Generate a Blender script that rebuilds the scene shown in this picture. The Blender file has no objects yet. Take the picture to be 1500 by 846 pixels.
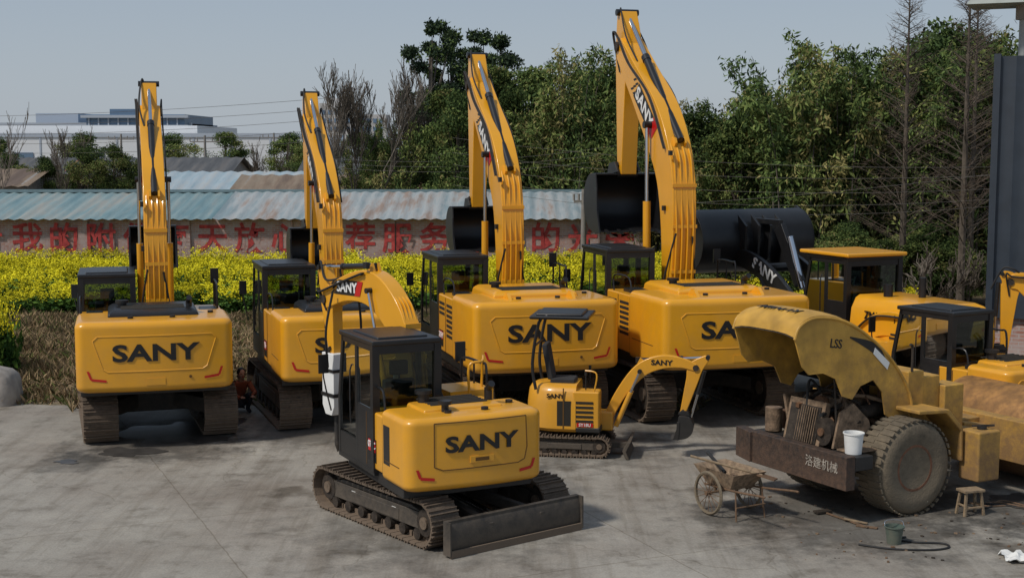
import bpy, math, random, bmesh
import numpy as np
from mathutils import Vector, Matrix
random.seed(7); np.random.seed(7)
R=math.radians
S=bpy.context.scene
V=Vector
# ---------------------------------------------------------------- helpers
def empty(name,loc=(0,0,0),rz=0,parent=None):
    o=bpy.data.objects.new(name,None); S.collection.objects.link(o)
    o.location=loc; o.rotation_euler=(0,0,rz); o.empty_display_size=.2
    if parent: o.parent=parent
    return o
def nn(nt,t,**k):
    n=nt.nodes.new(t)
    for a,b in k.items(): setattr(n,a,b)
    return n
def mat(name,col,rough=.5,metal=0,var=.12,scale=3,bump=0,bscale=40,dirt=0,dirtcol=(.16,.12,.08),zmax=2.0,coat=0,spec=.5):
    m=bpy.data.materials.new(name); m.use_nodes=True; nt=m.node_tree; L=nt.links
    b=nt.nodes['Principled BSDF']; b.inputs['Roughness'].default_value=rough; b.inputs['Metallic'].default_value=metal
    b.inputs['Coat Weight'].default_value=coat; b.inputs['Coat Roughness'].default_value=.12
    b.inputs['Specular IOR Level'].default_value=spec
    geo=nn(nt,'ShaderNodeNewGeometry')
    no=nn(nt,'ShaderNodeTexNoise'); no.inputs['Scale'].default_value=scale; no.inputs['Detail'].default_value=2; no.inputs['Roughness'].default_value=.6
    L.new(geo.outputs['Position'],no.inputs['Vector'])
    mr=nn(nt,'ShaderNodeMapRange'); mr.inputs[1].default_value=.3; mr.inputs[2].default_value=.7
    mr.inputs[3].default_value=1-var; mr.inputs[4].default_value=1+var
    L.new(no.outputs['Fac'],mr.inputs[0])
    vm=nn(nt,'ShaderNodeVectorMath',operation='SCALE'); vm.inputs[0].default_value=col[:3]; L.new(mr.outputs[0],vm.inputs['Scale'])
    out=vm.outputs[0]
    if dirt>0:
        sx=nn(nt,'ShaderNodeSeparateXYZ'); L.new(geo.outputs['Position'],sx.inputs[0])
        m2=nn(nt,'ShaderNodeMapRange'); m2.inputs[1].default_value=0; m2.inputs[2].default_value=zmax; m2.inputs[3].default_value=.55; m2.inputs[4].default_value=-.25
        L.new(sx.outputs[2],m2.inputs[0])
        n2=nn(nt,'ShaderNodeTexNoise'); n2.inputs['Scale'].default_value=scale*2.3; n2.inputs['Detail'].default_value=5; n2.inputs['Roughness'].default_value=.7
        L.new(geo.outputs['Position'],n2.inputs['Vector'])
        ad=nn(nt,'ShaderNodeMath',operation='ADD'); L.new(n2.outputs['Fac'],ad.inputs[0]); L.new(m2.outputs[0],ad.inputs[1])
        m3=nn(nt,'ShaderNodeMapRange'); m3.inputs[1].default_value=.45; m3.inputs[2].default_value=.95; m3.inputs[4].default_value=dirt
        L.new(ad.outputs[0],m3.inputs[0])
        mx=nn(nt,'ShaderNodeMix',data_type='RGBA'); L.new(m3.outputs[0],mx.inputs[0]); L.new(out,mx.inputs[6]); mx.inputs[7].default_value=(*dirtcol,1)
        out=mx.outputs[2]
        m4=nn(nt,'ShaderNodeMapRange'); m4.inputs[3].default_value=rough; m4.inputs[4].default_value=.9; L.new(m3.outputs[0],m4.inputs[0]); L.new(m4.outputs[0],b.inputs['Roughness'])
    L.new(out,b.inputs['Base Color'])
    if bump>0:
        n3=nn(nt,'ShaderNodeTexNoise'); n3.inputs['Scale'].default_value=bscale; n3.inputs['Detail'].default_value=2; L.new(geo.outputs['Position'],n3.inputs['Vector'])
        bp=nn(nt,'ShaderNodeBump'); bp.inputs['Strength'].default_value=bump; bp.inputs['Distance'].default_value=.03
        L.new(n3.outputs['Fac'],bp.inputs['Height']); L.new(bp.outputs[0],b.inputs['Normal'])
    return m
class Acc:
    def __init__(s): s.v=[];s.f=[];s.mi=[];s.mats=[]
    def m(s,m):
        if m not in s.mats: s.mats.append(m)
        return s.mats.index(m)
    def add(s,vs,fs,m):
        o=len(s.v); s.v+= [tuple(v) for v in vs]; s.f+=[tuple(i+o for i in f) for f in fs]; s.mi+=[s.m(m)]*len(fs)
    def box(s,c,d,m,rot=None):
        M=Matrix.Translation(c)
        if rot: M=M@rot.to_4x4() if isinstance(rot,Matrix) else M@(Matrix.Rotation(rot[2],4,'Z')@Matrix.Rotation(rot[1],4,'Y')@Matrix.Rotation(rot[0],4,'X'))
        vs=[M@V((x*d[0]/2,y*d[1]/2,z*d[2]/2)) for x in(-1,1) for y in(-1,1) for z in(-1,1)]
        s.add(vs,[(0,1,3,2),(4,6,7,5),(0,4,5,1),(2,3,7,6),(0,2,6,4),(1,5,7,3)],m)
    def bb(s,x0,x1,y0,y1,z0,z1,m): s.box(((x0+x1)/2,(y0+y1)/2,(z0+z1)/2),(x1-x0,y1-y0,z1-z0),m)
    def beam(s,p,q,w,h,m,up=(0,0,1)):
        p=V(p);q=V(q);d=q-p;l=d.length;d.normalize();up=V(up)
        if abs(d.dot(up))>.98: up=V((0,1,0))
        x=d.cross(up).normalized(); z=x.cross(d)
        Mx=Matrix((x,d,z)).transposed(); s.box((p+q)/2,(w,l,h),m,Mx)
    def cyl(s,p,q,r,m,n=16,r2=None,cap=True):
        p=V(p);q=V(q);d=(q-p).normalized();x=d.orthogonal().normalized();y=d.cross(x); r2=r if r2 is None else r2
        vs=[]
        for c,rr in((p,r),(q,r2)):
            for i in range(n):
                a=2*math.pi*i/n; vs.append(c+x*rr*math.cos(a)+y*rr*math.sin(a))
        fs=[(i,(i+1)%n,n+(i+1)%n,n+i) for i in range(n)]
        if cap: fs+=[tuple(range(n-1,-1,-1)),tuple(range(n,2*n))]
        s.add(vs,fs,m)
    def prism(s,poly,x0,x1,m):
        n=len(poly); vs=[(x0,a,b) for a,b in poly]+[(x1,a,b) for a,b in poly]
        s.add(vs,[(i,(i+1)%n,n+(i+1)%n,n+i) for i in range(n)]+[tuple(range(n-1,-1,-1)),tuple(range(n,2*n))],m)
    def loft(s,rings,m,cap=True,closed=True):
        n=len(rings[0]); vs=[p for r in rings for p in r]; fs=[]
        for k in range(len(rings)-1):
            for i in range(n if closed else n-1):
                j=(i+1)%n; fs.append((k*n+i,k*n+j,(k+1)*n+j,(k+1)*n+i))
        if cap: fs+=[tuple(range(n-1,-1,-1)),tuple(range((len(rings)-1)*n,len(rings)*n))]
        s.add(vs,fs,m)
    def lathe(s,prof,c,m,n=32,axis='X'):
        rings=[]
        for r,x in prof:
            ring=[]
            for i in range(n):
                a=2*math.pi*i/n
                if axis=='X': ring.append((c[0]+x,c[1]+r*math.cos(a),c[2]+r*math.sin(a)))
                elif axis=='Z': ring.append((c[0]+r*math.cos(a),c[1]+r*math.sin(a),c[2]+x))
            rings.append(ring)
        s.loft(rings,m)
    def tube(s,pts,r,m,n=8,sm=6):
        pts=smooth([V(p) for p in pts],sm) if sm>1 else [V(p) for p in pts]
        rings=[];x=None
        for i,p in enumerate(pts):
            d=(pts[min(i+1,len(pts)-1)]-pts[max(i-1,0)]).normalized()
            if x is None: x=d.orthogonal().normalized()
            x=(x-d*x.dot(d)).normalized(); y=d.cross(x)
            rings.append([p+x*r*math.cos(2*math.pi*k/n)+y*r*math.sin(2*math.pi*k/n) for k in range(n)])
        s.loft(rings,m)
    def done(s,name,parent=None,bevel=0,loc=(0,0,0),rz=0,seg=2,angle=35):
        me=bpy.data.meshes.new(name); me.from_pydata(s.v,[],s.f)
        for m in s.mats: me.materials.append(m)
        me.polygons.foreach_set('material_index',s.mi)
        me.polygons.foreach_set('use_smooth',[True]*len(s.f))
        me.update()
        bm=bmesh.new(); bm.from_mesh(me); bmesh.ops.recalc_face_normals(bm,faces=bm.faces); bm.to_mesh(me); bm.free()
        o=bpy.data.objects.new(name,me); S.collection.objects.link(o); o.location=loc; o.rotation_euler=(0,0,rz)
        if parent: o.parent=parent
        if bevel:
            b=o.modifiers.new('b','BEVEL'); b.width=bevel; b.segments=seg; b.limit_method='ANGLE'; b.angle_limit=R(angle); b.harden_normals=True
        else: me.set_sharp_from_angle(angle=R(38))
        return o
def smooth(pts,k=6):
    out=[];n=len(pts)
    for i in range(n-1):
        p0=pts[max(i-1,0)];p1=pts[i];p2=pts[i+1];p3=pts[min(i+2,n-1)]
        for j in range(k):
            t=j/k; out.append(.5*((2*p1)+(p2-p0)*t+(2*p0-5*p1+4*p2-p3)*t*t+(3*p1-p0-3*p2+p3)*t**3))
    out.append(pts[-1]); return out
def ribbon(pts,ws,k=5):
    P=smooth([V((a,b,w)) for (a,b),w in zip(pts,ws)],k); l=[];r=[]
    for i,p in enumerate(P):
        d=P[min(i+1,len(P)-1)]-P[max(i-1,0)]; d=V((d.x,d.y)).normalized(); n=V((-d.y,d.x)); c=V((p.x,p.y))
        l.append(tuple(c+n*p.z/2)); r.append(tuple(c-n*p.z/2))
    return r+l[::-1]
def text(s,size,parent,M,m,name='lettering',bold=.02,sx=1.0,depth=.004,deform=None,sp=1.0,shear=0):
    cu=bpy.data.curves.new(name,'FONT'); cu.body=s; cu.size=size; cu.align_x='CENTER'; cu.align_y='CENTER'; cu.offset=bold*size; cu.extrude=depth; cu.space_character=sp; cu.shear=shear
    cu.resolution_u=3
    to=bpy.data.objects.new(name,cu); S.collection.objects.link(to)
    bpy.context.view_layer.update()
    me=bpy.data.meshes.new_from_object(to.evaluated_get(bpy.context.evaluated_depsgraph_get()))
    bpy.data.objects.remove(to)
    me.materials.clear(); me.materials.append(m)
    MM=M@Matrix.Diagonal((sx,1,1,1)); me.transform(MM)
    if deform:
        for v in me.vertices: v.co=deform(v.co)
    o=bpy.data.objects.new(name,me); S.collection.objects.link(o); o.parent=parent
    return o
def MR(loc,face='rear'):
    X=Matrix.Rotation(R(90),4,'X')
    if face=='left': X=Matrix.Rotation(R(-90),4,'Z')@X
    if face=='right': X=Matrix.Rotation(R(90),4,'Z')@X
    return Matrix.Translation(loc)@X
# ---------------------------------------------------------------- materials
YEL=mat('yellow_paint',(.75,.345,.013),.32,var=.05,scale=1.5,dirt=.26,dirtcol=(.36,.22,.08),zmax=3,coat=.35)
YELO=mat('old_yellow_paint',(.50,.28,.045),.55,var=.25,scale=3,dirt=.85,dirtcol=(.19,.11,.055),zmax=3.2,bump=.12)
BUMP=mat('rusty_bumper',(.018,.016,.015),.6,var=.3,scale=5,dirt=.85,dirtcol=(.12,.068,.042),zmax=2.0,bump=.2)
BLK=mat('black_paint',(.012,.012,.013),.38,var=.2,dirt=.2,dirtcol=(.08,.07,.055),zmax=2.5)
BLKD=mat('dusty_black',(.018,.017,.016),.55,var=.3,dirt=.75,dirtcol=(.12,.095,.07),zmax=1.1,bump=.1)
TRK=mat('track_steel',(.07,.052,.038),.65,.3,var=.45,scale=7,dirt=.9,dirtcol=(.21,.155,.11),zmax=1.5,bump=.2)
CHR=mat('chrome',(.6,.62,.65),.15,1,var=.05)
RUB=mat('rubber',(.015,.015,.015),.7,var=.3)
TIRE=mat('old_tyre',(.085,.07,.05),.9,var=.3,scale=5,dirt=.85,dirtcol=(.19,.15,.10),zmax=3,bump=.3)
RED=mat('red_decal',(.50,.010,.008),.4,var=.03)
WHT=mat('white_paint',(.75,.75,.73),.5,var=.06,dirt=.2,dirtcol=(.3,.28,.22))
TXT=mat('black_decal',(.01,.009,.009),.45,var=.05)
SEAM=mat('seam_shadow_gap',(.12,.055,.008),.8,var=.1)
VENT=mat('vent_dark',(.02,.016,.01),.8,var=.1)
SEAT=mat('seat_fabric',(.03,.03,.032),.9,var=.2)
RUST=mat('rusty_steel',(.14,.07,.035),.8,.2,var=.45,scale=12,bump=.3,dirt=.5,dirtcol=(.2,.14,.09))
GRIME=mat('grimy_engine',(.20,.135,.085),.85,.1,var=.5,scale=9,bump=.35)
GRIMD=mat('dark_grime',(.04,.03,.022),.75,.2,var=.5,scale=10,bump=.3)
DISCM=mat('rim_rust',(.19,.085,.045),.8,var=.3,scale=10,bump=.2)
WOODM=mat('wood_grey',(.25,.18,.11),.85,var=.3,scale=15,bump=.2)
def glassmat():
    m=bpy.data.materials.new('cab_glass'); m.use_nodes=True; nt=m.node_tree; nt.nodes.clear(); L=nt.links
    o=nn(nt,'ShaderNodeOutputMaterial'); t=nn(nt,'ShaderNodeBsdfTransparent'); t.inputs[0].default_value=(.36,.45,.41,1)
    g=nn(nt,'ShaderNodeBsdfGlossy'); g.inputs['Roughness'].default_value=.03; g.inputs[0].default_value=(.9,.95,.95,1)
    f=nn(nt,'ShaderNodeFresnel'); f.inputs[0].default_value=1.6; mx=nn(nt,'ShaderNodeMixShader')
    L.new(f.outputs[0],mx.inputs[0]);L.new(t.outputs[0],mx.inputs[1]);L.new(g.outputs[0],mx.inputs[2]);L.new(mx.outputs[0],o.inputs[0]); return m
GLS=glassmat()
# ---------------------------------------------------------------- machine parts
def track(root,x,L,H,w,side):
    r=H/2; a=L/2-r; per=4*a+2*math.pi*r; pitch=.175 if H>.7 else (.15 if H>.5 else .1); n=int(per/pitch); A=Acc()
    for i in range(n):
        s=i/n*per
        if s<2*a: y=-a+s; z=H; ang=0
        elif s<2*a+math.pi*r: t=(s-2*a)/r; y=a+r*math.sin(t); z=r+r*math.cos(t); ang=-t
        elif s<4*a+math.pi*r: y=a-(s-2*a-math.pi*r); z=0; ang=math.pi
        else: t=(s-4*a-math.pi*r)/r; y=-a-r*math.sin(t); z=r-r*math.cos(t); ang=math.pi-t
        nrm=V((0,-math.sin(ang),math.cos(ang))); tg=V((0,math.cos(ang),math.sin(ang)))
        c=V((x,y,z))-nrm*.045
        sag=0
        if s<2*a: sag=-.025*H*math.sin(math.pi*s/(2*a))
        c.z+=sag
        A.box(c,(w,per/n*.9,.028),TRK,(ang,0,0))
        A.box(c+nrm*.028-tg*.03,(w,.018,.04),TRK,(ang,0,0)); A.box(c+nrm*.022+tg*.03,(w,.016,.028),TRK,(ang,0,0))
        A.box(c-nrm*.045,(w*.3,per/n*.8,.07),TRK,(ang,0,0))
    A.done('track_chain',root)
    B=Acc(); fx=w*.28
    B.bb(x-fx,x+fx,-a*.92,a*.92,H*.33,H*.68,BLKD)
    B.prism([(-a*.9,H*.68),(a*.9,H*.68),(a*.7,H*.76),(-a*.7,H*.76)],x-fx*.8,x+fx*.8,BLKD)
    for sg in(-1,1): B.bb(x+sg*(fx+.004)-.01,x+sg*(fx+.004)+.01,-a*.5,a*.5,H*.36,H*.6,BLKD)
    B.done('track_frame',root,bevel=.012)
    C=Acc()
    for k in range(7):
        y=-a*.85+k*a*1.7/6; C.cyl((x-w*.3,y,H*.22),(x+w*.3,y,H*.22),H*.12,GRIMD)
    for y,m in((-a,GRIMD),(a,GRIMD)):
        C.cyl((x-w*.3,y,r),(x+w*.3,y,r),r*.55,m,24); C.cyl((x-w*.12,y,r),(x+w*.12,y,r),r-.1,m,24); C.cyl((x-w*.36,y,r),(x+w*.36,y,r),r*.25,TRK,16)
    for k in range(14):
        t=2*math.pi*k/14; C.box((x,-a+(r-.09)*math.cos(t),r+(r-.09)*math.sin(t)),(w*.2,.06,.05),TRK,(t,0,0))
    C.done('rollers_and_sprocket',root)
def cab(u,x0,x1,y0,y1,z0,z1,sl=.22,FM=None):
    FM=FM or BLK
    A=Acc(); t=.07; h=z1-z0; zm=z0+h*.46
    def yf(z): return y1-sl*max(0,(z-zm)/(z1-zm))
    rear=y0
    for x in(x0+t/2,x1-t/2):
        A.beam((x,rear+t/2,z0),(x,rear+t/2,z1-.06),t*1.5,t*1.5,FM)
        A.beam((x,y1-t/2,z0),(x,y1-t/2,zm),t,t,FM); A.beam((x,y1-t/2,zm),(x,yf(z1)-t/2,z1-.06),t,t,FM)
        ym=rear+(y1-rear)*.48
        A.beam((x,ym,z0),(x,ym,z1-.06),t*.9,t*1.2,FM)
        A.beam((x,rear,z1-.10),(x,yf(z1),z1-.10),t,t*1.4,FM)
        A.beam((x,rear,zm),(x,ym,zm),t*.8,t*.9,FM)
    A.bb(x0+.01,x1-.01,rear+.005,rear+t*.8,z0,z0+h*.46,FM)
    A.bb(x0+.005,x0+.05,rear+.02,y1-.03,z0,z0+h*.18,FM); A.bb(x1-.05,x1-.005,rear+.02,y1-.03,z0,z0+h*.3,FM)
    A.bb(x0+.005,x0+.05,rear+.02,ym,z0+h*.18,zm-.02,FM)
    A.bb(x0+.02,x1-.02,y1-.06,y1-.01,z0,z0+h*.22,FM)
    A.beam((x0,rear+t/2,z1-.12),(x1,rear+t/2,z1-.12),t*1.1,t*1.9,FM); A.beam((x0,yf(z1)-.03,z1-.1),(x1,yf(z1)-.03,z1-.1),t,t,FM)
    A.bb(x0,x1,rear,y1,z0-.05,z0+.02,FM)
    A.tube([(x0-.03,ym+.1,z0+h*.3),(x0-.05,ym+.1,z0+h*.35),(x0-.05,ym+.1,z0+h*.72),(x0-.0,ym+.1,z0+h*.76)],.012,FM,sm=2)
    A.done('cab_frame',u,bevel=.014)
    B=Acc(); B.bb(x0-.02,x1+.02,rear-.03,yf(z1)+.06,z1-.07,z1,FM); B.bb(x0+.12,x1-.12,rear+.15,yf(z1)-.15,z1-.01,z1+.025,FM)
    B.done('cab_roof',u,bevel=.03,seg=3)
    G=Acc()
    G.add([(x0+t,rear+.03,zm),(x1-t,rear+.03,zm),(x1-t,rear+.03,z1-.12),(x0+t,rear+.03,z1-.12)],[(0,1,2,3)],GLS)
    for x in(x0+.02,x1-.02):
        G.add([(x,rear+.08,zm),(x,ym-.03,zm),(x,ym-.03,z1-.1),(x,rear+.08,z1-.1)],[(0,1,2,3)],GLS)
        G.add([(x,ym+.03,z0+h*.2),(x,y1-.08,z0+h*.2),(x,y1-.08,zm),(x,yf(z1)-.08,z1-.1),(x,ym+.03,z1-.1)],[(0,1,2,3,4)],GLS)
    G.add([(x0+t,y1-.03,z0+h*.2),(x1-t,y1-.03,z0+h*.2),(x1-t,y1-.03,zm),(x0+t,y1-.03,zm)],[(0,1,2,3)],GLS)
    G.add([(x0+t,y1-.03,zm),(x1-t,y1-.03,zm),(x1-t,yf(z1)-.03,z1-.1),(x0+t,yf(z1)-.03,z1-.1)],[(0,1,2,3)],GLS)
    G.done('cab_glass',u)
    C=Acc(); xc=(x0+x1)/2; yc=rear+(y1-rear)*.42
    C.bb(xc-.25,xc+.25,yc-.25,yc+.25,z0+h*.24,z0+h*.32,SEAT); C.box((xc,yc-.27,z0+h*.5),(.46,.12,.62),SEAT,(R(8),0,0)); C.box((xc,yc-.31,z0+h*.76),(.26,.1,.2),SEAT)
    C.bb(xc-.38,xc-.27,yc-.25,yc+.25,z0+h*.2,z0+h*.42,SEAT); C.bb(xc+.27,xc+.38,yc-.25,yc+.25,z0+h*.2,z0+h*.42,SEAT)
    C.bb(x0+.1,x1-.1,y1-.3,y1-.12,z0+.05,z0+h*.38,SEAT); C.box((x1-.14,y1-.3,z0+h*.58),(.06,.06,.2),SEAT)
    C.bb(x1-.24,x1-.08,y1-.32,y1-.28,z0+h*.5,z0+h*.62,WHT)
    C.done('seat_and_console',u,bevel=.02)
def bucket(u,x,pv,w,h,k=1):
    curve=[(-.05,.02),(.3,0),(.55,-.2),(.64,-.5),(.55,-.82),(.3,-1.03),(-.02,-1.1),(-.3,-1.08)]
    C=smooth([V((a*h,b*h)) for a,b in curve],4); th=.035
    outer=[(p.x+pv[0],p.y+pv[1]) for p in C]
    inner=[]
    for i,p in enumerate(C):
        d=(C[min(i+1,len(C)-1)]-C[max(i-1,0)]).normalized(); n=V((d.y,-d.x)); q=p+n*th; inner.append((q.x+pv[0],q.y+pv[1]))
    A=Acc(); A.prism(outer+inner[::-1],x-w/2,x+w/2,BLK)
    side=outer+[(pv[0]-.12*h,pv[1]-.6*h),(pv[0]-.1*h,pv[1]-.2*h)]
    for sx in(-1,1):
        xx=x+sx*(w/2+.001); A.prism(side,xx-.015,xx+.015,BLK)
        A.prism([(pv[0]-.32*h,pv[1]-1.1*h),(pv[0]-.05*h,pv[1]-1.12*h),(pv[0]-.0*h,pv[1]-.25*h),(pv[0]-.14*h,pv[1]-.25*h),(pv[0]-.16*h,pv[1]-.7*h)],xx+sx*.017-.012,xx+sx*.017+.012,BLK)
    nt=5
    for i in range(nt):
        xx=x-w/2+w*(i+.5)/nt
        A.prism([(pv[0]-.25*h,pv[1]-1.02*h),(pv[0]-.25*h,pv[1]-1.12*h),(pv[0]-.48*h,pv[1]-1.1*h)],xx-.045*k,xx+.045*k,BLK)
    for sx in(-1,1):
        A.prism([(pv[0]-.12*h,pv[1]+.05*h),(pv[0]+.45*h,pv[1]-.02*h),(pv[0]+.35*h,pv[1]+.2*h),(pv[0]+.05*h,pv[1]+.24*h)],x+sx*w*.17-.025,x+sx*w*.17+.025,BLK)
    A.done('bucket',u,bevel=.006)
def boom(u,x,pts,ws,t,stop,sbot,sk,bk=None,lab=None,pipes=True,cylbase=(.8,1.5),cylat=3,hoses=True,YM=None,accyl=(2,.35),labs=1.0):
    YM=YM or YEL
    A=Acc(); A.prism(ribbon(pts,ws),x-t/2,x+t/2,YM); A.done('boom',u,bevel=.018)
    tip=pts[-1]; B=Acc()
    a=V(tip);b=V(sbot);s0=V(stop); m1=a.lerp(b,.25)
    B.prism(ribbon([tuple(s0),tuple(a),tuple(m1),tuple(a.lerp(b,.65)),tuple(b)],[.28*sk,.7*sk,.6*sk,.42*sk,.26*sk]),x-t*.36,x+t*.36,YM)
    B.done('stick',u,bevel=.016)
    P=[V((p[0],p[1])) for p in pts]
    def off(i,f,o):
        j=min(i+1,len(P)-1); c=P[i].lerp(P[j],f); d=(P[j]-P[i]).normalized() if j!=i else (P[i]-P[i-1]).normalized()
        w=ws[i]*(1-f)+ws[j]*f; n=V((-d.y,d.x)); return c+n*(w/2)*o
    C=Acc()
    base=off(accyl[0],accyl[1],1.35); bv=V((x,base.x,base.y)); sv=V((x,s0.x,s0.y)); md=bv.lerp(sv,.62)
    r=.085*max(sk,.5)
    C.cyl(bv,md,r,BLK); C.cyl(bv.lerp(sv,.60),bv.lerp(sv,.635),r*1.15,BLK); C.cyl(md,sv,r*.55,CHR); C.cyl(sv+V((-t*.5,0,0)),sv+V((t*.5,0,0)),r*.9,BLK)
    for sx in(-1,1): C.prism([tuple(off(accyl[0],accyl[1]-.1,.8)),tuple(off(accyl[0],min(accyl[1]+.25,1),.8)),(base.x,base.y+.05),(base.x-.05,base.y-.05)],x+sx*t*.2-.02,x+sx*t*.2+.02,YM)
    if cylat is not None:
        q=P[cylat]
        for sx in(-1,1):
            xx=x+sx*(t/2+.10*sk); p0=V((xx,cylbase[0],cylbase[1])); p1=V((xx,q.x,q.y)); C.cyl(p0,p0.lerp(p1,.62),r*1.0,YM); C.cyl(p0.lerp(p1,.62),p1,r*.5,CHR)
        C.cyl((x-t/2-.18*sk,q.x,q.y),(x+t/2+.18*sk,q.x,q.y),r*.9,BLK)
    d=(b-a).normalized(); n=V((-d.y,d.x)); f0=a.lerp(b,.02)+n*.42*sk; f1=b+n*.42*sk
    C.cyl((x,f0.x,f0.y),(x,(f0.x+f1.x)/2,(f0.y+f1.y)/2),r*.9,BLK); C.cyl((x,(f0.x+f1.x)/2,(f0.y+f1.y)/2),(x,f1.x,f1.y),r*.5,CHR)
    for sx in(-1,1): C.beam((x+sx*t*.42,f1.x,f1.y),(x+sx*t*.42,b.x,b.y+.25*sk),.03,.09*sk,BLK)
    C.cyl((x-t*.6,a.x,a.y),(x+t*.6,a.x,a.y),.09*sk+.02,GRIMD); C.cyl((x-t*.46,b.x,b.y),(x+t*.46,b.x,b.y),.06*sk+.02,BLK)
    C.done('cylinders_and_pins',u)
    H=Acc()
    if pipes:
        for k in range(4):
            xx=x+(k-1.5)*t*.24
            pp=[(xx,*off(0,.1,1.25)),(xx,*off(1,0,1.13)),(xx,*off(1,.6,1.1)),(xx,*off(2,.0,1.1)),(xx,*off(2,.35,1.12))]
            H.tube(pp,.022*max(sk,.6),YM)
        for i,f in((0,.6),(1,.2),(1,.8)):
            o=off(i,f,1.1); H.box((x,o.x,o.y),(t*1.02,.06,.07),YM)
    if hoses:
        for k,sx in enumerate((-1,-1,1)):
            xx=x+sx*(t/2+.03+.03*(k%2))
            H.tube([(xx,*off(accyl[0],.3,.9)),(xx,*off(3,.3,.95)),(xx,*off(len(P)-2,.3,.6)),(xx,*off(len(P)-1,0,.9)),(xx,a.x+.18*sk,a.y+.3*sk),(x+sx*t*.4,*a.lerp(b,.2))],.016,RUB)
        H.tube([(x-t*.3,*off(len(P)-2,.2,1.0)),(x-t*.5,*off(len(P)-2,.8,1.8)),(x-t*.3,s0.x,s0.y+.1),(x-t*.1,s0.x+.2,s0.y-.3)],.018,RUB)
        H.tube([(x-t*.4,.5,pts[0][1]-.2),(x-t*.7,.1,pts[0][1]+.5*sk),(x-t*.4,*off(1,.1,1.2))],.02,RUB); H.tube([(x+t*.4,.5,pts[0][1]-.2),(x+t*.6,.0,pts[0][1]+.4*sk),(x+t*.3,*off(1,.05,1.2))],.02,RUB)
    for p in(off(accyl[0],.1,1.4),off(1,.5,0)): H.box((x-t/2-.03,p.x,p.y),(.06,.1,.1),BLK)
    H.done('hydraulic_lines',u)
    if bk: bucket(u,x,sbot,bk[0],bk[1])
    if lab is not None:
        i,f=lab; c=off(i,f,0); d=(P[i]-P[i+1]).normalized(); xa=V((0,d.x,d.y)); za=V((-1,0,0)); ya=za.cross(xa)
        M=Matrix((xa,ya,za)).transposed().to_4x4(); M.translation=V((x-t/2-.006,c.x,c.y)); wd=ws[i]
        D=Acc(); L=wd*.9*labs
        def quad(a0,a1,h0,h1,e,m): D.add([M@V(p) for p in((a0-.05,h0,e),(a1-.05,h0,e),(a1+.05,h1,e),(a0+.05,h1,e))],[(0,1,2,3)],m)
        quad(-L*.75,L*.72,-wd*.22*labs,wd*.22*labs,0,TXT); quad(L*.55,L*.9,-wd*.22*labs,wd*.22*labs,.003,RED)
        for q in range(3):
            for w2 in range(3):
                if (q+w2)%2==0: quad(-L*(.8+.09*q)-.04,-L*(.8+.09*q)+.02,-wd*.2+w2*wd*.13,-wd*.08+w2*wd*.13,.001,TXT)
        D.done('boom_label',u)
        text('SANY',wd*.42*labs,u,M@Matrix.Translation((-.02,0,.008)),WHT,bold=.025,sx=1.15)
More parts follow.
